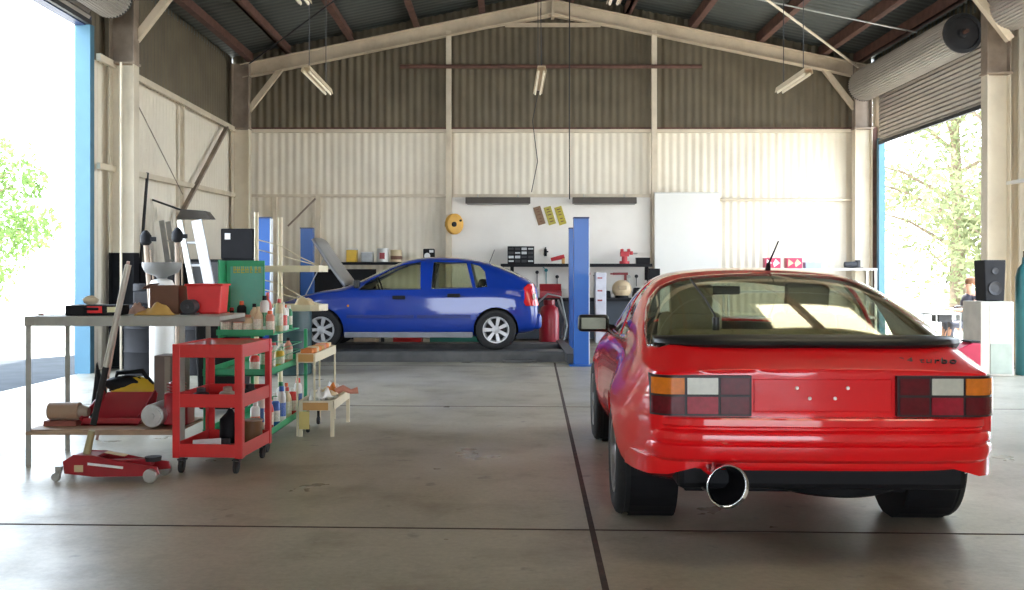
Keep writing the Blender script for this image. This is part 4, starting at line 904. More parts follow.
for i, (x, y, h, r_, bc, cc, stl) in enumerate([(-1.76, 7.76, .25, .03, 'cream', 'red', 1), (-1.75, 7.86, .22, .03, 'white', 'white', 2), (-1.86, 7.80, .30, .035, 'red', 'red', 2), (-1.76, 7.97, .2, .03, 'white', 'orange', 1), (-1.84, 8.0, .2, .03, 'grey', 'green', 1), (-1.76, 8.1, .19, .03, 'green', 'white', 0)]):
    bottle((x, y, top), h, r_, bc, cc, '%s container with %s cap behind the green panel, place %s going back' % (CN[bc], CN[cc], ['one', 'two', 'three', 'four', 'five', 'six'][i]), stl)
ORD = ['first', 'second', 'third', 'fourth', 'fifth', 'sixth', 'seventh', 'eighth', 'ninth', 'tenth', 'eleventh', 'twelfth']
rnd = random.Random(11)
cols = ['white', 'red', 'white', 'blue', 'orange', 'white', 'green', 'cream', 'white', 'red', 'grey', 'white']
for i in range(12):
    bottle((-1.735+(.0 if i % 2 else -.075), 7.22+i*.102, .136), .22+.06*((i*7) % 3)/2, .034, cols[i], cols[(i*5+2) % 12], '%s %s container from the near end on the bottom tray of the green cart' % (ORD[i], CN[cols[i]]), [1, 2, 0][i % 3])
for i in range(7):
    c = ['red', 'cream', 'green', 'yellow', 'white', 'pink', 'green'][i]
    bottle((-1.74+(.0 if i % 2 else -.08), 7.24+i*.15, .566), .15+.03*(i % 3), .036, c, ['white', 'red', 'black'][i % 3], '%s %s container from the near end on the middle tray of the green cart' % (ORD[i], CN[c]), [0, 1, 2][i % 3])

# ------------------------------------------------------------------ ivory stepped stand with goods
sdn = thing('display_stand', 'ivory two-step wire stand holding packets, right of the green cart', 'stand', (-1.50, 8.28, 0))
TANB = M('tan side board', (.55, .30, .10), .7)
def tray(par, x0, x1, y0, y1, z, h, name):
    mb = MB().box(((x0+x1)/2, (y0+y1)/2, z), (x1-x0, y1-y0, .008))
    for x in (x0, x1): mb.box((x, (y0+y1)/2, z+h/2), (.008, y1-y0, h))
    for y in (y0, y1): mb.box(((x0+x1)/2, y, z+h/2), (x1-x0, .008, h))
    return mb.build(name, IVORY, par)
tray(sdn, -.13, .14, -.40, .40, .21, .075, 'lower_tray'); tray(sdn, -.155, -.01, -.38, .58, .585, .07, 'upper_tray')
MB().box((.0, -.407, .24), (.2, .004, .06)).build('side_board', TANB, sdn); MB().box((-.08, -.388, .62), (.12, .004, .06)).build('side_board', TANB, sdn)
for x, y, z0, z1 in ((.13, -.39, 0, .28), (.13, .39, 0, .28), (-.12, -.39, 0, .28), (-.12, .39, 0, .28), (-.015, -.37, .21, .65), (-.015, .57, 0, .65), (-.15, -.37, 0, .65), (-.15, .57, 0, .65)):
    MB().box((x, y, (z0+z1)/2), (.028 if z1 < .5 else .014, .02 if z1 < .5 else .012, z1-z0)).build('leg', IVORY, sdn)
MB().box((-.09, -.40, .13), (.08, .012, .14)).build('bracket', M('yellowed bracket', (.62, .50, .16), .5), sdn)
for x, y in ((-.05, -.2), (-.05, .25)): MB().lathe([(.03, -.012), (.035, 0), (.03, .012)], (x-.05, y, .036), (1, 0, 0), 18).bar((x-.05, y, .05), (x-.05, y, .205), .02, .02).build('castor_wheel', RUBBER, sdn, smooth=40)
ORG = M('orange packet', (.72, .22, .04), .6); CLR = M('clear wrapped packet', (.70, .68, .66), .25, 0, .1, 30, coat=.6); 
for i in range(8):
    m_ = [ORG, ORG, BC['cream'], ORG, TANB, BC['pink'], ORG, BC['cream']][i]
    on('parts_packet', '%s packet from the near end in the upper tray of the ivory stand' % ORD[i], 'packet', MB().box((0, 0, .045), (.09, .09, .09), (.12*((i % 3)-1), 0, 0)), m_, (-1.583, 7.97+i*.112, .595), bevel=.006)
for i in range(9):
    x = [-.07, .03, -.05, .05, -.08, .04, -.04, .07, 0][i]; m_ = [CLR, BC['white'], CLR, BC['cream'], CLR, ORG, CLR, BC['white'], CLR][i]
    cloth('plastic_packet', '%s plastic wrapped packet from the near end heaped on the ivory lower tray' % ORD[i], 'packet', m_, (-1.50+x, 7.95+i*.085, .292 if i % 2 else .218), .065, .055, .15 if i % 2 == 0 else .08, 20+i, i)
on('red_hose_end', 'small red part sticking out at the right of the ivory lower tray', 'part', MB().tube([(-1.42, 8.35, .30), (-1.36, 8.36, .33), (-1.30, 8.37, .30), (-1.24, 8.38, .31)], [.03, .028, .02, .03]), BC['pink'], (0, 0, 0), smooth=60)

# ------------------------------------------------------------------ ivory wire rack on posts
wr = thing('wire_rack', 'ivory post rack with rounded wire shelves in front of the blue car', 'rack', (-2.02, 8.95, 0))
MB().cyl((0, 0, .02), (0, 0, 1.79), .022, seg=16).build('post', IVORY, wr, smooth=40); MB().cyl((-.225, .05, .02), (-.225, .05, 1.84), .02, seg=16).build('post', IVORY, wr, smooth=40)
MB().box((-.1, .02, .015), (.6, .06, .03)).box((0, .0, .015), (.06, .6, .03)).build('foot', IVORY, wr, bevel=.005)
for z, x0 in ((1.33, -.18), (.985, -.12)):
    loop = [(x0, -.16), (.30, -.16), (.37, -.13), (.41, -.06), (.42, .02), (.41, .10), (.36, .17), (.29, .19), (x0, .19)]
    mb = MB(); n = len(loop)
    for i in range(n): a = loop[i]; b = loop[(i+1) % n]; mb.bar((*a, z), (*b, z), .05, .006, (0, 0, 1)) if False else mb.prism([(a[0], a[1]), (b[0], b[1]), (b[0]*.99, b[1]*.97), (a[0]*.99, a[1]*.97)], z-.028, z+.028, 'xy')
    mb.build('shelf_band', IVORY, wr)
    mb = MB()
    for i in range(9): xx = x0+(.5)*i/8; mb.cyl((xx, -.16, z-.02), (xx, .18, z-.02), .003, seg=6)
    for yy in (-.1, 0, .1): mb.cyl((x0, yy, z-.02), (.40, yy, z-.02), .003, seg=6)
    mb.build('wire_shelf', IVORY, wr)
    MB().tube([(-.2, -.02, z+.26), (0, -.03, z+.21), (.2, -.07, z+.10), (.38, -.10, z+.02)], .005).build('stay_wire', IVORY, wr)
    MB().tube([(-.2, .05, z+.17), (0, .03, z+.12), (.2, .12, z+.06), (.36, .16, z+.02)], .005).build('stay_wire', IVORY, wr)
cloth('cloth_bundle', 'cream cloth bundle on the lower shelf of the ivory wire rack', 'cloth', BC['cream'], (-1.78, 8.95, .968), .13, .10, .12, 44)

# ------------------------------------------------------------------ along the left wall, behind the bench
od = thing('oil_drainer', 'white waste-oil drainer with a grey pan on top, behind the bench', 'oil drainer', (-3.44, 10.0, 0))
MB().lathe([(.10, .06), (.12, .08), (.12, 1.18), (.10, 1.22), (.04, 1.24)], seg=28).build('tank', WHITEP, od, smooth=45)
MB().lathe([(.03, 1.22), (.06, 1.26), (.16, 1.30), (.19, 1.36), (.19, 1.40), (.18, 1.40), (.15, 1.32), (.01, 1.29)], seg=28).build('pan', M('grey pan', (.22, .22, .22), .5), od, smooth=45)
MB().box((.01, -.121, 1.12), (.11, .004, .12)).build('label_plate', M('label grey', (.55, .58, .60), .5), od); MB().cyl((.01, -.127, 1.12), (.01, -.122, 1.12), .015).build('dial', BLACKP, od)
MB().box((0, 0, .05), (.34, .30, .03)).build('base', DGREY, od)
for x in (-.14, .14):
    for y in (-.12, .12): MB().lathe([(.03, -.01), (.035, 0), (.03, .01)], (x, y, .035), (1, 0, 0), 16).build('castor_wheel', RUBBER, od)
def pump(x, y, h, label, hd, lean):
    t = thing('drum_pump', label, 'pump', (x, y, 0)); MB().cyl((0, 0, 0), (lean, 0, h), .022, .028, 14).cyl((.07, 0, .2), (lean+.05, 0, h-.1), .010).build('pump_tube', RAWST, t, smooth=40)
    MB().lathe([(.035, 0), (.062, .03), (.062, .11), (.035, .15), (.015, .17)], (lean, 0, h-.05), (0, 0, 1), 20).box((lean+.07, 0, h+.02), (.08, .05, .05)).build('pump_head', BLACKP, t, smooth=40); MB().cyl((0, 0, 0), (0, 0, .02), .12).build('foot', DGREY, t)
pump(-3.95, 11.3, 1.66, 'tall grey pump with black head, left of the ladders', 0, -.12); pump(-3.78, 11.5, 1.70, 'tall grey pump with black head, nearest the ladders', 0, 0)
def ladder(x0, x1, y, wd, h, label, mat):
    t = thing('ladder', label, 'ladder', (x1, y, 0)); top = Vector((x0-x1, 0, h))
    for s in (-1, 1): MB().bar(Vector((0, s*wd/2, 0)), top+Vector((0, s*wd*.42, 0)), .025, .075).build('rail', mat, t)
    n = int(h/.28)
    for i in range(1, n):
        p = top*(i/n); MB().cyl(p+Vector((0, -wd*.46, 0)), p+Vector((0, wd*.46, 0)), .014, seg=10).build('rung', mat, t)
    return t
ALU = M('bright aluminium', (.50, .50, .52), .4, .25)
t = thing('ladder', 'bright aluminium double ladder leaning beside the oil drums', 'ladder', (-3.46, 12.1, 0))
for x, wd, m_ in ((-.11, .07, STEEL), (.10, .13, ALU)): MB().bar((x, 0, 0), (x-.45, .22, 1.95), wd, .03, (0, 1, 0)).build('rail', m_, t, bevel=.006)
for i in range(1, 7): p = Vector((-.45, .22, 1.95))*(i/7); MB().cyl(p+Vector((-.11, .01, 0)), p+Vector((.10, .01, 0)), .015, seg=10).build('rung', ALU, t)
ladder(-5.22, -4.90, 15.3, .34, 2.10, 'narrow steel ladder leaning on the left wall under the hooded lamp', STEEL)
o = MB().cyl((-5.3, 14.2, 0), (-5.36, 14.95, 2.80), .022).build('steel_pole', DGREY, None, smooth=40); tag(o, 'long dark pole leaning upright on the left wall beside the column', 'pole')
struct(MB().cyl((-5.12, 13.3, 0), (-5.12, 13.3, 4.1), .016), 'wall_pipe', CREAM, 'white pipe running up beside the left column', smooth=40)
t = thing('shop_light', 'dark grey hooded lamp fixed to the left wall above the ladders', 'lamp', (-4.80, 15.5, 2.14))
MB().prism([(-.27, 0), (.27, 0), (.18, .12), (-.20, .15)], -.12, .12).build('hood', M('dark grey hood', (.13, .12, .11), .5), t, bevel=.008); MB().bar((-.2, 0, .13), (-.68, .0, .3), .03, .03).build('bracket', DGREY, t)
lk = thing('steel_locker', 'black steel locker by the left wall carrying the black box', 'locker', (-4.05, 14.6, 0))
MB().box((0, 0, .75), (1.05, .5, 1.5)).build('carcass', BLACKP, lk, bevel=.01)
for x in (-.26, .26): d_ = MB().box((x, -.256, .77), (.49, .014, 1.38)).build('door', M('black door', (.02, .021, .024), .45), lk, bevel=.004); MB().box((x-.18*(1 if x > 0 else -1), -.27, .8), (.02, .02, .12)).build('handle', STEEL, d_)
l2 = thing('steel_locker', 'narrow black locker between the left column and the ladder', 'locker', (-4.90, 14.2, 0))
MB().box((0, 0, .72), (.60, .5, 1.44)).build('carcass', BLACKP, l2, bevel=.01); d_ = MB().box((0, -.256, .72), (.54, .014, 1.36)).build('door', BLACKP, l2, bevel=.004); MB().box((.2, -.27, .8), (.02, .02, .12)).build('handle', STEEL, d_)
sb = thing('black_cabinet', 'black box with a small white label on top of the black locker', 'box', (-3.87, 14.6, 1.502))
MB().box((0, 0, .22), (.46, .46, .44)).build('box_body', BLACKP, sb, bevel=.015); MB().box((-.13, -.233, .33), (.08, .004, .09)).build('white_label', WHITEP, sb); MB().box((.14, -.232, .21), (.16, .006, .40)).build('front_panel', BLACKP, sb)
def drum(x, y, r, h, m_, label):
    t = thing('oil_drum', label, 'drum', (x, y, 0)); pr = [(r*.97, 0), (r, .01)]
    for z in (.33, .66): pr += [(r, h*z-.02), (r*1.025, h*z), (r, h*z+.02)]
    MB().lathe(pr+[(r, h-.01), (r*.97, h), (r*.95, h-.02)], seg=32).build('drum_body', m_, t, smooth=35); MB().cyl((r*.5, 0, h-.02), (r*.5, 0, h+.01), .03).build('bung', STEEL, t)
drum(-4.62, 12.9, .29, .90, BLACKP, 'black oil drum beside the left column'); drum(-4.00, 12.95, .29, .88, M('near black drum', (.02, .02, .022), .6, spec=.2), 'dark grey oil drum right of the black drum')
drum(-3.38, 12.75, .27, .90, BLACKP, 'black oil drum behind the waste-oil drainer'); drum(-2.78, 12.9, .27, .85, M('dark green drum', (.01, .04, .04), .5), 'dark green oil drum furthest from the left wall')
for i, (x, y) in enumerate(((-4.62, 12.9), (-4.00, 12.95))):
    on('engine_part', ['dark gearbox lying on the black drum beside the column', 'dark cylinder head lying on the dark grey drum'][i], 'machine part', MB().box((0, 0, .08), (.34, .26, .16)).cyl((-.1, 0, .16), (-.1, 0, .26), .08, seg=20).cyl((.1, .03, .16), (.1, .03, .21), .05), DGREY, (x, y, .905-.02*i), rz=i+.3, bevel=.015)

# ------------------------------------------------------------------ back wall benches, shelves, wall things
BSH = M('black shelf steel', (.012, .012, .014), .6, spec=.2)
t = thing('wall_shelf', 'black wall shelf left, above the bonnet of the blue car', 'shelf', (-2.35, 19.55, 1.50))
MB().box((0, 0, 0), (1.95, .42, .05)).build('shelf_board', BSH, t)
for x in (-.9, .9): MB().prism([(.2, -.03), (.2, -.32), (.16, -.32), (-.18, -.06), (-.18, -.03)], x-.02, x+.02, 'yz').build('bracket', BSH, t)
t = thing('workbench', 'dark low bench with tyres space under the left wall shelf', 'workbench', (-2.35, 19.35, 0))
MB().box((0, 0, .86), (2.1, .7, .06)).build('bench_top', BSH, t); MB().box((-.95, .3, .70), (1.5, .03, 1.38)).build('back_panel', BSH, t)
for x in (-1.0, 0, 1.0): MB().box((x, -.3, .415), (.06, .06, .83)).build('leg', BSH, t)
def box_on(name, label, cat, loc, d, m_, lid=None, grp=None):
    t = thing(name, label, cat, loc, 0, grp); MB().box((0, 0, d[2]/2), d).build('box_body', m_, t, bevel=.008); MB().box((0, 0, d[2]+.008), (d[0]*1.03, d[1]*1.03, .02)).build('lid', lid or m_, t, bevel=.003); return t
box_on('carton', 'yellow carton with white top, leftmost on the left wall shelf', 'carton', (-3.0, 19.5, 1.526), (.20, .2, .24), YELL, WHITEP)
box_on('carton', 'low pale grey carton right of the yellow one on the wall shelf', 'carton', (-2.70, 19.5, 1.526), (.22, .2, .18), BC['grey'], WHITEP)
t = thing('paint_tin', 'white tin with a dark red label on the left wall shelf', 'tin', (-2.40, 19.5, 1.526)); MB().cyl((0, 0, 0), (0, 0, .27), .12, seg=24).build('tin_body', BC['white'], t, smooth=40, bevel=.01); MB().box((0, -.122, .12), (.1, .01, .12)).build('paper_label', DRED, t)
t = thing('paint_tin', 'brown and cream tin, rightmost on the left wall shelf', 'tin', (-2.14, 19.5, 1.526)); MB().cyl((0, 0, 0), (0, 0, .24), .11, seg=24).build('tin_body', BC['cream'], t, smooth=40, bevel=.01); MB().cyl((0, 0, .05), (0, 0, .12), .112, seg=24, cap=False).build('paper_label', BROWNB, t)
t = thing('bench_radio', 'small black and white radio on the left wall shelf end', 'radio', (-1.50, 19.5, 1.526)); MB().box((0, 0, .13), (.22, .14, .26)).build('radio_body', BLACKP, t, bevel=.02); MB().cyl((-.03, -.075, .12), (-.03, -.072, .12), .06, seg=20).box((.05, -.073, .21), (.08, .006, .05)).build('dial', WHITEP, t)
# yellow reel on the post
t = thing('hose_reel', 'round yellow reel with a dark hub on the back wall post', 'reel', (-1.02, 19.72, 2.28), .75)
MB().lathe([(.17, -.06), (.205, -.04), (.205, .04), (.17, .06), (.0, .07)], (0, 0, 0), (0, -1, 0), 36).build('reel_body', M('reel yellow', (.66, .36, .06), .5, 0, .1, 8), t, smooth=40, bevel=.006)
MB().cyl((-.07, -.10, -.01), (-.07, -.06, -.01), .05, seg=20).cyl((.10, -.09, .07), (.10, -.05, .07), .022).build('hub', BLACKP, t, smooth=40); MB().box((-.05, .10, 0), (.12, .12, .1)).build('bracket', DGREY, t)
# unlit battens
for x, w_, lb in ((-.16, 1.28, 'left dark unlit batten light on the back wall rail'), (1.95, 1.26, 'right dark unlit batten light on the back wall rail')):
    t = thing('batten_light', lb, 'light', (x, 19.80, 2.74)); MB().prism([(-.06, .07), (.06, .07), (.09, -.05), (-.09, -.05)], -w_/2, w_/2, 'yz').build('housing', M('dark batten', (.10, .085, .075), .5), t)
    for dx in (-.4, .4): MB().cyl((dx, .05, .07), (dx, .12, .13), .012).build('bracket', STEEL, t)
    MB().cyl((-w_/2+.03, 0, -.06), (w_/2-.03, 0, -.06), .014).build('tube', M('unlit tube', (.3, .29, .27), .3), t)
for i, (x, m_, lb) in enumerate(((.665, M('dull brown plate', (.22, .13, .07), .5), 'brown tilted plate, left of three on the white lining'), (.875, M('olive yellow plate', (.42, .36, .06), .5), 'olive yellow tilted plate, middle of three on the white lining'), (1.085, M('yellow plate', (.46, .38, .04), .5), 'yellow tilted plate, right of three on the white lining'))):
    t = thing('number_plate', lb, 'plate', (x, 19.955, 2.46), 0); t.rotation_euler = (0, math.radians(-17 if True else 0), 0)
    MB().box((0, 0, 0), (.15, .012, .37)).build('plate_body', m_, t, bevel=.006); mb = MB()
    for z in (-.12, -.06, .02, .08, .13): mb.box((0, -.008, z), (.06+.02*((i+int(z*100)) % 2), .003, .018))
    mb.build('worn_characters', BROWNB, t)
# long shelf and bench on the right half
t = thing('wall_shelf', 'long black wall shelf behind the blue lift post', 'shelf', (1.37, 19.60, 1.465))
MB().box((0, 0, 0), (2.95, .34, .06)).build('shelf_board', BSH, t)
for x in (-1.25, .05, 1.40): MB().box((x, .1, -.16), (.07, .08, .26)).build('bracket', BSH, t)
t = thing('tool_cabinet', 'black slatted parts cabinet standing on the long wall shelf', 'cabinet', (.29, 19.62, 1.496))
MB().box((0, 0, .17), (.52, .24, .34)).build('carcass', BLACKP, t)
for j in range(4):
    for i in range(4): MB().box((-.19+.127*i, -.124, .05+.08*j), (.10, .008, .05 if (i+j) % 3 else .03)).build('drawer', BC['grey'] if (i*3+j) % 4 < 2 else DGREY, t)
on('grease_gun', 'small black tool hung on the white lining right of the slatted cabinet', 'tool', MB().cyl((0, 0, -.07), (0, 0, .07), .028).cyl((0, 0, .07), (0, 0, .11), .012).box((.03, 0, .02), (.05, .02, .03)), BLACKP, (.79, 19.95, 1.72), smooth=40)
def vice(loc, label, m_, k=1.0):
    t = thing('bench_vice', label, 'vice', loc); MB().cyl((0, 0, 0), (0, 0, .05*k), .10*k, seg=20).cyl((0, 0, .05*k), (0, 0, .14*k), .055*k).build('base', m_, t, smooth=40)
    MB().box((0, 0, .19*k), (.17*k, .12*k, .10*k)).box((-.05*k, 0, .26*k), (.05*k, .16*k, .06*k)).build('body', m_, t, bevel=.01)
    MB().box((.13*k, 0, .21*k), (.06*k, .10*k, .07*k)).box((.08*k, 0, .26*k), (.05*k, .16*k, .06*k)).build('jaw', m_, t, bevel=.008); MB().cyl((.13*k, 0, .20*k), (.24*k, 0, .20*k), .014).cyl((.235*k, -.1, .2*k), (.235*k, .1, .2*k), .008).build('screw_handle', STEEL, t)
vice((2.32, 19.58, 1.496), 'red bench vice on the long wall shelf', M('vice red', (.50, .03, .04), .45), 1.0)
box_on('battery_box', 'black battery box on the long wall shelf right of the red vice', 'box', (2.68, 19.58, 1.496), (.26, .2, .10), BLACKP)
t = thing('power_tool', 'red and tan power tool on the shelf just left of the blue post', 'tool', (1.02, 19.56, 1.496)); MB().cyl((-.14, 0, .08), (.12, 0, .14), .035, .045, 16).build('body', M('vice red', (.50, .03, .04), .45), t, smooth=40); MB().box((.1, 0, .07), (.06, .06, .14)).build('handle', TANB, t, bevel=.01)
t = thing('workbench', 'long dark rear workbench with cluttered top behind the right lift posts', 'workbench', (1.40, 19.45, 0))
MB().box((-.05, 0, .80), (2.75, .62, .06)).build('bench_top', BSH, t)
MB().box((-.05, .05, .41), (2.7, .5, .72)).build('bench_cabinet', M('dark blue grey bench front', (.035, .045, .06), .5), t)
mb = MB()
wall_tools = []
TM = [DGREY, TEAL, DRED, STEEL, BLACKP]
for i, (x, z, L_, kind) in enumerate(((.62, 1.18, .30, 0), (.80, 1.20, .34, 1), (1.02, 1.12, .24, 0), (1.62, 1.15, .30, 2), (1.80, 1.08, .26, 1), (1.93, 1.10, .22, 0), (2.28, 1.30, .20, 3), (2.45, 1.12, .24, 1), (2.6, 1.15, .2, 0))):
    m_ = [DGREY, TEAL, DGREY, DRED, BLACKP, BLACKP, DRED, STEEL, DGREY][i]; mb = MB()
    if kind == 3: mb.box((0, 0, 0), (.30, .04, .05)).box((.1, 0, -.07), (.05, .04, .12)).cyl((-.15, 0, 0), (-.2, 0, 0), .015)
    else:
        mb.bar((0, 0, -L_/2), (0, 0, L_/2), .02, .014); mb.cyl((0, -.01, L_/2), (0, .01, L_/2), .035, seg=10 if kind == 1 else 16)
        if kind == 1: mb.bar((0, 0, -L_/2), (.07, 0, -L_/2-.08), .02, .014); mb.bar((.02, 0, L_/2), (-.06, 0, L_/2+.06), .018, .014)
        if kind == 2: mb.box((0, 0, -L_/2), (.09, .03, .05)).box((0, 0, L_/2), (.12, .03, .04))
    on('hand_tool', ('%s %s tool hung under the long shelf, %s from the left' % (['dark', 'teal', 'short dark', 'dark red', 'black', 'short black', 'red pistol-shaped', 'bright steel', 'small dark'][i], ['long', 'bent', '', 'double-headed', 'bent', '', '', 'bent', ''][i], ORD[i])).replace('  ', ' '), 'tool', mb, m_, (x, 19.945, z))
t = thing('helmet', 'rounded cream welding helmet on the rear bench', 'helmet', (2.24, 19.35, .831)); MB().ball((0, 0, .17), .19, (1, .8, .95), 24).build('shell', M('cream helmet', (.62, .48, .30), .5), t, smooth=180); MB().box((0, -.14, .2), (.16, .05, .08)).build('visor', M('tan visor', (.4, .3, .18), .3), t, bevel=.01); MB().cyl((0, 0, 0), (0, 0, .05), .13, seg=20).build('rim', BLACKP, t)
on('tool_bag', 'black tool bag on the rear bench right of the cream helmet', 'bag', MB().box((0, 0, .1), (.26, .24, .2), taper=.8), BLACKP, (2.58, 19.4, .831), bevel=.03, seg=3)
on('tool_bag', 'small black bag on the rear bench left of the cream helmet', 'bag', MB().box((0, 0, .07), (.14, .2, .14), taper=.8), BLACKP, (1.96, 19.4, .831), bevel=.02, seg=3)
t = thing('parts_rack', 'tall white narrow cabinet with red marks beside the right lift post', 'cabinet', (1.78, 18.9, 0))
MB().box((0, 0, .66), (.20, .3, 1.32)).build('carcass', M('lilac white steel', (.66, .66, .74), .45), t, bevel=.006)
for z in (1.22, .98, .80, .52): MB().box((-.02, -.152, z), (.09, .006, .03)).build('red_mark', DRED, t)
t = thing('red_toolbox', 'open red toolbox on the rear bench behind the blue car tail', 'toolbox', (.86, 19.3, .831)); MB().box((0, 0, .07), (.42, .24, .14)).build('box_body', DRED, t, bevel=.01); MB().box((0, .1, .20), (.42, .03, .14), (-.3, 0, 0)).build('lid', DRED, t)
# whiteboard
t = thing('white_panel', 'big plain white board leaning against the back wall by the post', 'board', (3.58, 19.80, 0)); MB().box((0, 0, 1.46), (1.28, .03, 2.88)).build('panel', M('bright white board', (.76, .75, .71), .35, 0, .01), t, bevel=.004)
MB().box((0, -.0, 2.90), (1.30, .04, .02)).build('top_edge', STEEL, t)
# bench behind the red car
t = thing('steel_rack', 'pale steel rack along the back wall behind the red car roof', 'rack', (5.72, 19.55, 0))
for z in (.45, .95, 1.385): MB().box((0, 0, z), (2.9, .5, .04)).build('shelf_board', M('pale rack steel', (.5, .5, .5), .5), t)
for x in (-1.42, 0, 1.42):
    for y in (-.23, .23): MB().box((x, y, .69), (.04, .04, 1.38)).build('leg', STEEL, t)
PINK = M('pinkish red plastic', (.60, .03, .10), .4)
def carton(loc, lb, a_, b_): t = thing('carton', lb, 'carton', loc); MB().box((0, 0, .10), (.30, .2, .20)).build('box_body', a_, t, bevel=.006); MB().prism([(-.13, .03), (-.02, .10), (-.12, .18)], -.104, -.10).prism([(.02, .02), (.13, .10), (.05, .18), (.0, .1)], -.104, -.10).build('white_print', b_, t)
carton((5.18, 19.5, 1.406), 'red and white carton on the rear rack, left of the pair', PINK, WHITEP); carton((5.60, 19.5, 1.406), 'red and white carton on the rear rack, right of the pair', PINK, BC['cream'])
box_on('parts_box', 'pale blue low box on the rear rack right of the red cartons', 'box', (5.97, 19.5, 1.406), (.32, .2, .10), M('pale blue box', (.36, .45, .60), .5))
on('angle_grinder', 'dark grinder at the right end of the rear rack', 'grinder', MB().cyl((-.12, 0, .07), (.10, 0, .07), .055, .065, 18).cyl((.14, 0, .02), (.14, 0, .16), .05, seg=16).cyl((.14, 0, .01), (.14, 0, .02), .10, seg=24), DGREY, (6.72, 19.5, 1.406), smooth=40)
t = thing('parts_box', 'black square box where the long shelf meets the post', 'box', (2.86, 19.42, 0)); MB().box((0, 0, .70), (.22, .3, 1.40)).build('box_body', BLACKP, t, bevel=.01); MB().box((0, -.152, .9), (.17, .006, .6)).build('door', DGREY, t)
# red gas bottle, hoses, crates beyond the blue car
t = thing('gas_bottle', 'red gas bottle standing between the blue car tail and the lift post', 'gas bottle', (.76, 17.6, 0))
MB().lathe([(.15, 0), (.17, .02), (.175, .10), (.175, .60), (.15, .70), (.08, .75), (.05, .76)], seg=32).build('bottle_body', M('gas bottle red', (.42, .012, .03), .4, coat=.3), t, smooth=45)
MB().cyl((0, 0, .75), (0, 0, .84), .03).cyl((-.05, 0, .81), (.05, 0, .81), .018).build('valve', STEEL, t, smooth=40); MB().lathe([(.09, .74), (.10, .76), (.10, .84), (.09, .84)], seg=24, cap=False).build('collar', DRED, t)
o = MB().tube([(.9, 17.3, .85), (1.02, 17.3, .5), (.98, 17.35, .2), (.9, 17.4, .02)], .018).tube([(.5, 17.3, .75), (.72, 17.2, .95), (.95, 17.25, .9), (1.05, 17.2, .4), (.96, 17.2, .02)], .016).build('air_hose', M('pale grey hose', (.34, .37, .38), .5), None, smooth=60); tag(o, 'pale hose looped beside the red gas bottle', 'hose')
box_on('crate', 'red crate on the floor seen under the blue car', 'crate', (-1.75, 17.9, 0), (.5, .4, .22), REDB); box_on('crate', 'green crate on the floor seen under the blue car', 'crate', (-.9, 17.9, 0), (.9, .4, .22), M('crate green', (.02, .16, .11), .5))
box_on('carton', 'pale carton on the floor behind the front wheel of the blue car', 'carton', (-2.5, 17.9, 0), (.4, .4, .2), BC['cream'])
t = thing('spare_tyre', 'black tyre leaning at the far left under the wall shelf', 'tyre', (-3.15, 18.8, .28), .2); MB().lathe([(.17, -.08), (.22, -.10), (.27, -.09), (.28, -.05), (.28, .05), (.27, .09), (.22, .10), (.17, .08), (.17, -.08)], (0, 0, 0), (0, 1, 0), 40, cap=False).build('tread', TYRE, t, smooth=40); MB().lathe([(.172, -.07), (.15, 0), (.172, .07)], (0, 0, 0), (0, 1, 0), 32, cap=False).build('bead', RUBBER, t)

# ------------------------------------------------------------------ right edge: cabinet, loudspeaker, cylinder
t = thing('tall_cabinet', 'beige metal cabinet with a white upper door at the right edge', 'cabinet', (6.19, 12.85, 0))
MB().box((0, 0, .47), (.42, .50, .94)).build('carcass', M('beige enamel', (.50, .47, .40), .45), t, bevel=.012, seg=3); MB().box((.05, -.253, .68), (.28, .012, .46)).build('door', WHITEP, t, bevel=.004)
MB().box((.05, -.253, .22), (.28, .012, .38)).build('drawer', M('grey green drawer', (.30, .34, .28), .5), t, bevel=.004)
t = thing('loudspeaker', 'black loudspeaker on the beige cabinet', 'loudspeaker', (6.20, 12.82, .945)); MB().prism([(-.12, 0), (.12, 0), (.14, .52), (-.14, .52)], -.14, .14).build('speaker_box', BLACKP, t, bevel=.012)
MB().lathe([(.09, 0), (.085, .015), (.03, -.01), (.001, .0)], (0, -.142, .16), (0, -1, 0), 24).lathe([(.045, 0), (.04, .01), (.001, .0)], (0, -.142, .38), (0, -1, 0), 20).build('cone', DGREY, t, smooth=40)
t = thing('gas_cylinder', 'tall teal gas cylinder at the far right edge', 'gas cylinder', (6.62, 12.75, 0)); MB().lathe([(.11, 0), (.115, .02), (.115, 1.25), (.09, 1.36), (.04, 1.42), (.035, 1.5)], seg=28).build('cylinder_body', M('cylinder teal', (.02, .13, .14), .45), t, smooth=45); MB().cyl((0, 0, 1.5), (0, 0, 1.58), .025).build('valve', BLACKP, t)
t = thing('wheel_chock', 'low red ramp block on the floor beside the beige cabinet', 'ramp', (5.42, 12.1, 0)); MB().prism([(-.30, 0), (.26, 0), (.26, .46), (.16, .46), (-.30, .26)], -.14, .14).build('ramp_body', M('ramp red', (.45, .01, .05), .45), t, bevel=.01); MB().box((.20, 0, .475), (.12, .26, .02)).build('top_pad', RUBBER, t)

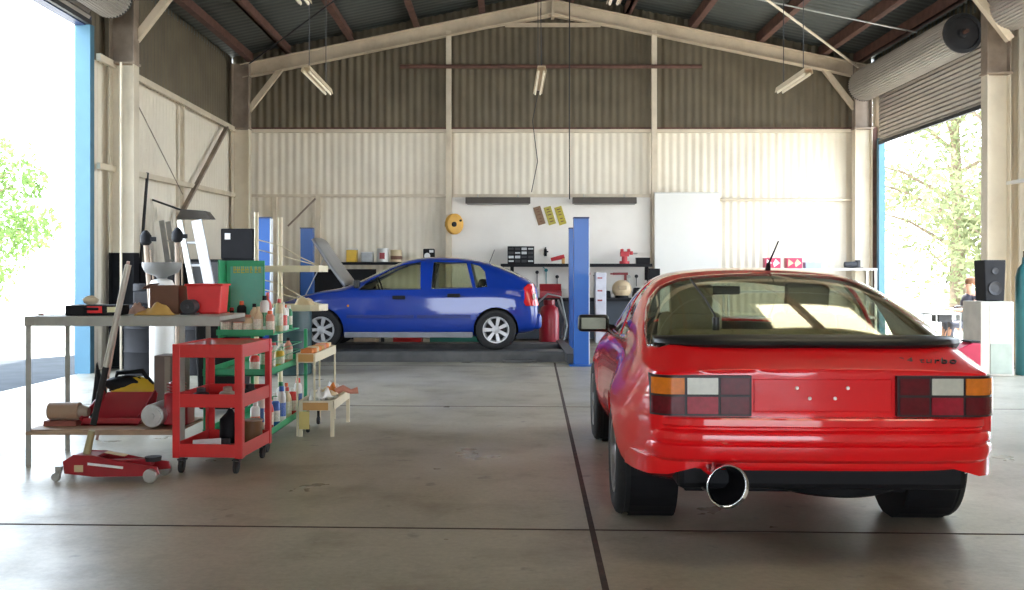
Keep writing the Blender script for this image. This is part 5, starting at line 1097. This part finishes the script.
# ------------------------------------------------------------------ outside right: seated person, chair, table
pc = thing('garden_chair', 'grey chair outside the right opening carrying the seated person', 'chair', (8.05, 17.2, -.12), -PI/2)
MB().box((0, 0, .44), (.44, .44, .03)).build('seat', BC['grey'], pc, bevel=.01); MB().box((0, -.21, .70), (.42, .03, .34)).build('backrest', BC['grey'], pc, bevel=.01)
for x in (-.19, .19):
    for y in (-.19, .19): MB().cyl((x, y, 0), (x, y, .44), .015).build('leg', STEEL, pc)
pt = thing('folding_table', 'small grey table outside in front of the seated person', 'table', (7.45, 17.1, -.12)); MB().box((-.05, 0, .74), (.50, .6, .03)).build('tabletop', BC['grey'], pt, bevel=.005); MB().box((.0, 0, .66), (.22, .3, .13)).build('apron', DGREY, pt)
for x in (-.2, .2):
    for y in (-.25, .25): MB().cyl((x, y, 0), (x, y, .73), .014).build('leg', STEEL, pt)
SKIN = M('skin', (.55, .30, .20), .55, 0, .05, 10)
pr = thing('person', 'person in a dark top sitting at the table outside the right opening', 'person', (8.02, 17.2, -.12), PI/2)
def skin_body(name, joints, edges, radii, mat, parent, root=0, sub=2):
    me = bpy.data.meshes.new(name); me.from_pydata([Vector(j) for j in joints], edges, []); o = bpy.data.objects.new(name, me); COL.objects.link(o); me.materials.append(mat)
    o.modifiers.new('skin', 'SKIN'); 
    for i, v in enumerate(me.skin_vertices[0].data): v.radius = (radii[i], radii[i]); v.use_root = (i == root)
    md = o.modifiers.new('sub', 'SUBSURF'); md.levels = sub; md.render_levels = sub
    dg = bpy.context.evaluated_depsgraph_get(); m2 = bpy.data.meshes.new_from_object(o.evaluated_get(dg), depsgraph=dg); bpy.data.objects.remove(o)
    o = bpy.data.objects.new(name, m2); COL.objects.link(o); o.parent = parent; m2.polygons.foreach_set('use_smooth', [True]*len(m2.polygons)); return o
# local frame: +y is where the person faces
J = [(0, 0, .54), (0, .01, .72), (0, .0, .92), (0, .01, 1.04), (0, .03, 1.12), (0, .04, 1.20), (0, .05, 1.28)]; R_ = [.15, .135, .15, .10, .052, .085, .08]; E = [(0, 1), (1, 2), (2, 3), (3, 4), (4, 5), (5, 6)]
for s in (-1, 1):
    b0 = len(J); J += [(s*.17, .0, 1.00), (s*.21, .08, .80), (s*.17, .30, .80), (s*.16, .37, .80)]; R_ += [.055, .046, .033, .026]; E += [(3, b0), (b0, b0+1), (b0+1, b0+2), (b0+2, b0+3)]
    for f in range(4):
        q = len(J); fx = s*(.135+.018*f); J += [(fx, .42, .802), (fx, .455+.008*(f % 3), .792)]; R_ += [.009, .007]; E += [(b0+3, q), (q, q+1)]
    q = len(J); J += [(s*.125, .375, .80), (s*.105, .40, .80)]; R_ += [.010, .008]; E += [(b0+3, q), (q, q+1)]
    b1 = len(J); J += [(s*.10, .05, .52), (s*.12, .42, .53), (s*.12, .44, .10), (s*.12, .55, .04)]; R_ += [.09, .062, .045, .035]; E += [(0, b1), (b1, b1+1), (b1+1, b1+2), (b1+2, b1+3)]
bd = skin_body('body', J, E, R_, SKIN, pr)
MB().lathe([(.17, .50), (.175, .60), (.165, .75), (.185, .92), (.15, 1.04), (.06, 1.09)], (0, .01, 0), (0, 0, 1), 24).tube([(-.16, 0, 1.01), (-.215, .07, .82), (-.18, .24, .805)], [.075, .06, .05]).tube([(.16, 0, 1.01), (.215, .07, .82), (.18, .24, .805)], [.075, .06, .05]).build('shirt', M('dark slate shirt', (.05, .045, .06), .8), pr, smooth=60)
MB().tube([(-.09, .0, .53), (-.12, .42, .54), (-.12, .44, .12)], [.11, .08, .06]).tube([(.09, .0, .53), (.12, .42, .54), (.12, .44, .12)], [.11, .08, .06]).build('trousers', M('grey trousers', (.10, .10, .12), .8), pr, smooth=60)
MB().ball((0, .02, 1.285), .10, (.95, 1.0, .85), 18).build('hair', M('brown hair', (.16, .07, .03), .8), pr, smooth=180)
for s in (-1, 1): MB().ball((s*.032, .125, 1.235), .011).build('eye', BLACKP, bd, smooth=180); MB().ball((s*.088, .045, 1.225), .022, (.5, .8, 1.2)).build('ear', SKIN, bd, smooth=180)
MB().ball((0, .135, 1.215), .014, (.8, 1, 1.3)).build('nose', SKIN, bd, smooth=180); MB().box((0, .127, 1.175), (.045, .01, .01)).build('mouth', M('lips', (.4, .12, .1), .5), bd, bevel=.003)

# ------------------------------------------------------------------ outside: trees, posts
BARK = M('tree bark', (.20, .15, .10), .9, 0, .3, 6)
def leaf_mat(name, c):
    m = bpy.data.materials.new(name); m.use_nodes = True; n = m.node_tree.nodes; L = m.node_tree.links; n.remove(n['Principled BSDF'])
    a = n.new('ShaderNodeBsdfDiffuse'); b = n.new('ShaderNodeBsdfTranslucent'); x = n.new('ShaderNodeMixShader'); x.inputs[0].default_value = .45
    no = n.new('ShaderNodeTexNoise'); no.inputs['Scale'].default_value = 1.3; t_ = n.new('ShaderNodeTexCoord'); L.new(t_.outputs['Object'], no.inputs[0]); r = n.new('ShaderNodeValToRGB'); L.new(no.outputs['Fac'], r.inputs[0])
    r.color_ramp.elements[0].position = .35; r.color_ramp.elements[1].position = .65; r.color_ramp.elements[0].color = (*[q*.7 for q in c], 1); r.color_ramp.elements[1].color = (*[min(1, q*1.25) for q in c], 1)
    L.new(r.outputs[0], a.inputs[0]); L.new(r.outputs[0], b.inputs[0]); L.new(a.outputs[0], x.inputs[1]); L.new(b.outputs[0], x.inputs[2]); L.new(x.outputs[0], n['Material Output'].inputs[0]); return m
LFA = leaf_mat('pale green leaves', (.14, .22, .07)); LFB = leaf_mat('washed olive leaves', (.24, .26, .13))
def tree(x, y, h, r, n, seed, lm, label, leaf=.16, low=.3, group=None):
    rr = random.Random(seed); t = thing('tree', label, 'tree', (x, y, -.12), 0, group); mb = MB(); mb.tube([(0, 0, 0), (.05, 0, h*.3), (-.08, .05, h*.6), (0, 0, h*.85)], [r*.07, r*.055, r*.04, r*.015])
    cl = []
    for i in range(26):
        a = rr.uniform(0, 2*PI); z = h*(low+(1-low)*rr.random()); k = math.sqrt(max(.05, 1-((z/h-(1+low)/2)/((1-low)/2))**2))*r*rr.uniform(.4, 1); c = Vector((k*math.cos(a), k*math.sin(a), z)); cl.append((c, r*rr.uniform(.22, .40)))
        mb.tube([(0, 0, max(h*.2, z-.35*r)), (c.x*.5, c.y*.5, z-.12*r), c], [r*.02, r*.012, r*.004], 5)
    mb.build('trunk', BARK, t, smooth=60); mb = MB()
    for i in range(n):
        c, cr = rr.choice(cl); d = Vector((rr.gauss(0, 1), rr.gauss(0, 1), rr.gauss(0, .8))); d = d.normalized()*cr*rr.random()**.4; p = c+d
        u = Vector((rr.gauss(0, 1), rr.gauss(0, 1), rr.gauss(0, 1))).normalized(); v = u.orthogonal().normalized(); q = leaf*rr.uniform(.6, 1.3)
        mb.bm.faces.new([mb.bm.verts.new(p+u*q*a_+v*q*b_) for a_, b_ in ((-.5, 0), (0, -.25), (.5, 0), (0, .25))])
    me = bpy.data.meshes.new('foliage'); mb.bm.to_mesh(me); mb.bm.free(); o = bpy.data.objects.new('foliage', me); COL.objects.link(o); me.materials.append(lm); o.parent = t; return t
tree(-12.9, 24.0, 4.3, 2.3, 5200, 3, LFA, 'pale green tree outside the left opening', .17, .28)
for i, (x, y, h, r) in enumerate(((16.5, 33, 9.5, 4.2), (21.5, 36, 11, 5.0), (24.0, 33.5, 10, 4.2), (18.5, 41, 12, 5), (28.0, 40, 12, 5.0))):
    tree(x, y, h, r, 5200, 30+i, LFB, ['tall washed-out tree left in the right opening', 'tall washed-out tree in the middle of the right opening', 'nearer washed-out tree at the right of the right opening', 'washed-out tree behind, between the left and middle ones', 'farthest washed-out tree to the right'][i], .32, .12)
t = thing('bollard', 'grey block post outside at the far side of the left opening', 'post', (-7.25, 17.0, -.12)); MB().box((0, 0, .48), (.16, .2, .96)).build('post_body', M('violet grey block', (.28, .27, .32), .8), t, bevel=.01); MB().box((0, 0, .97), (.2, .24, .03)).build('cap', M('violet grey cap', (.33, .32, .36), .8), t)
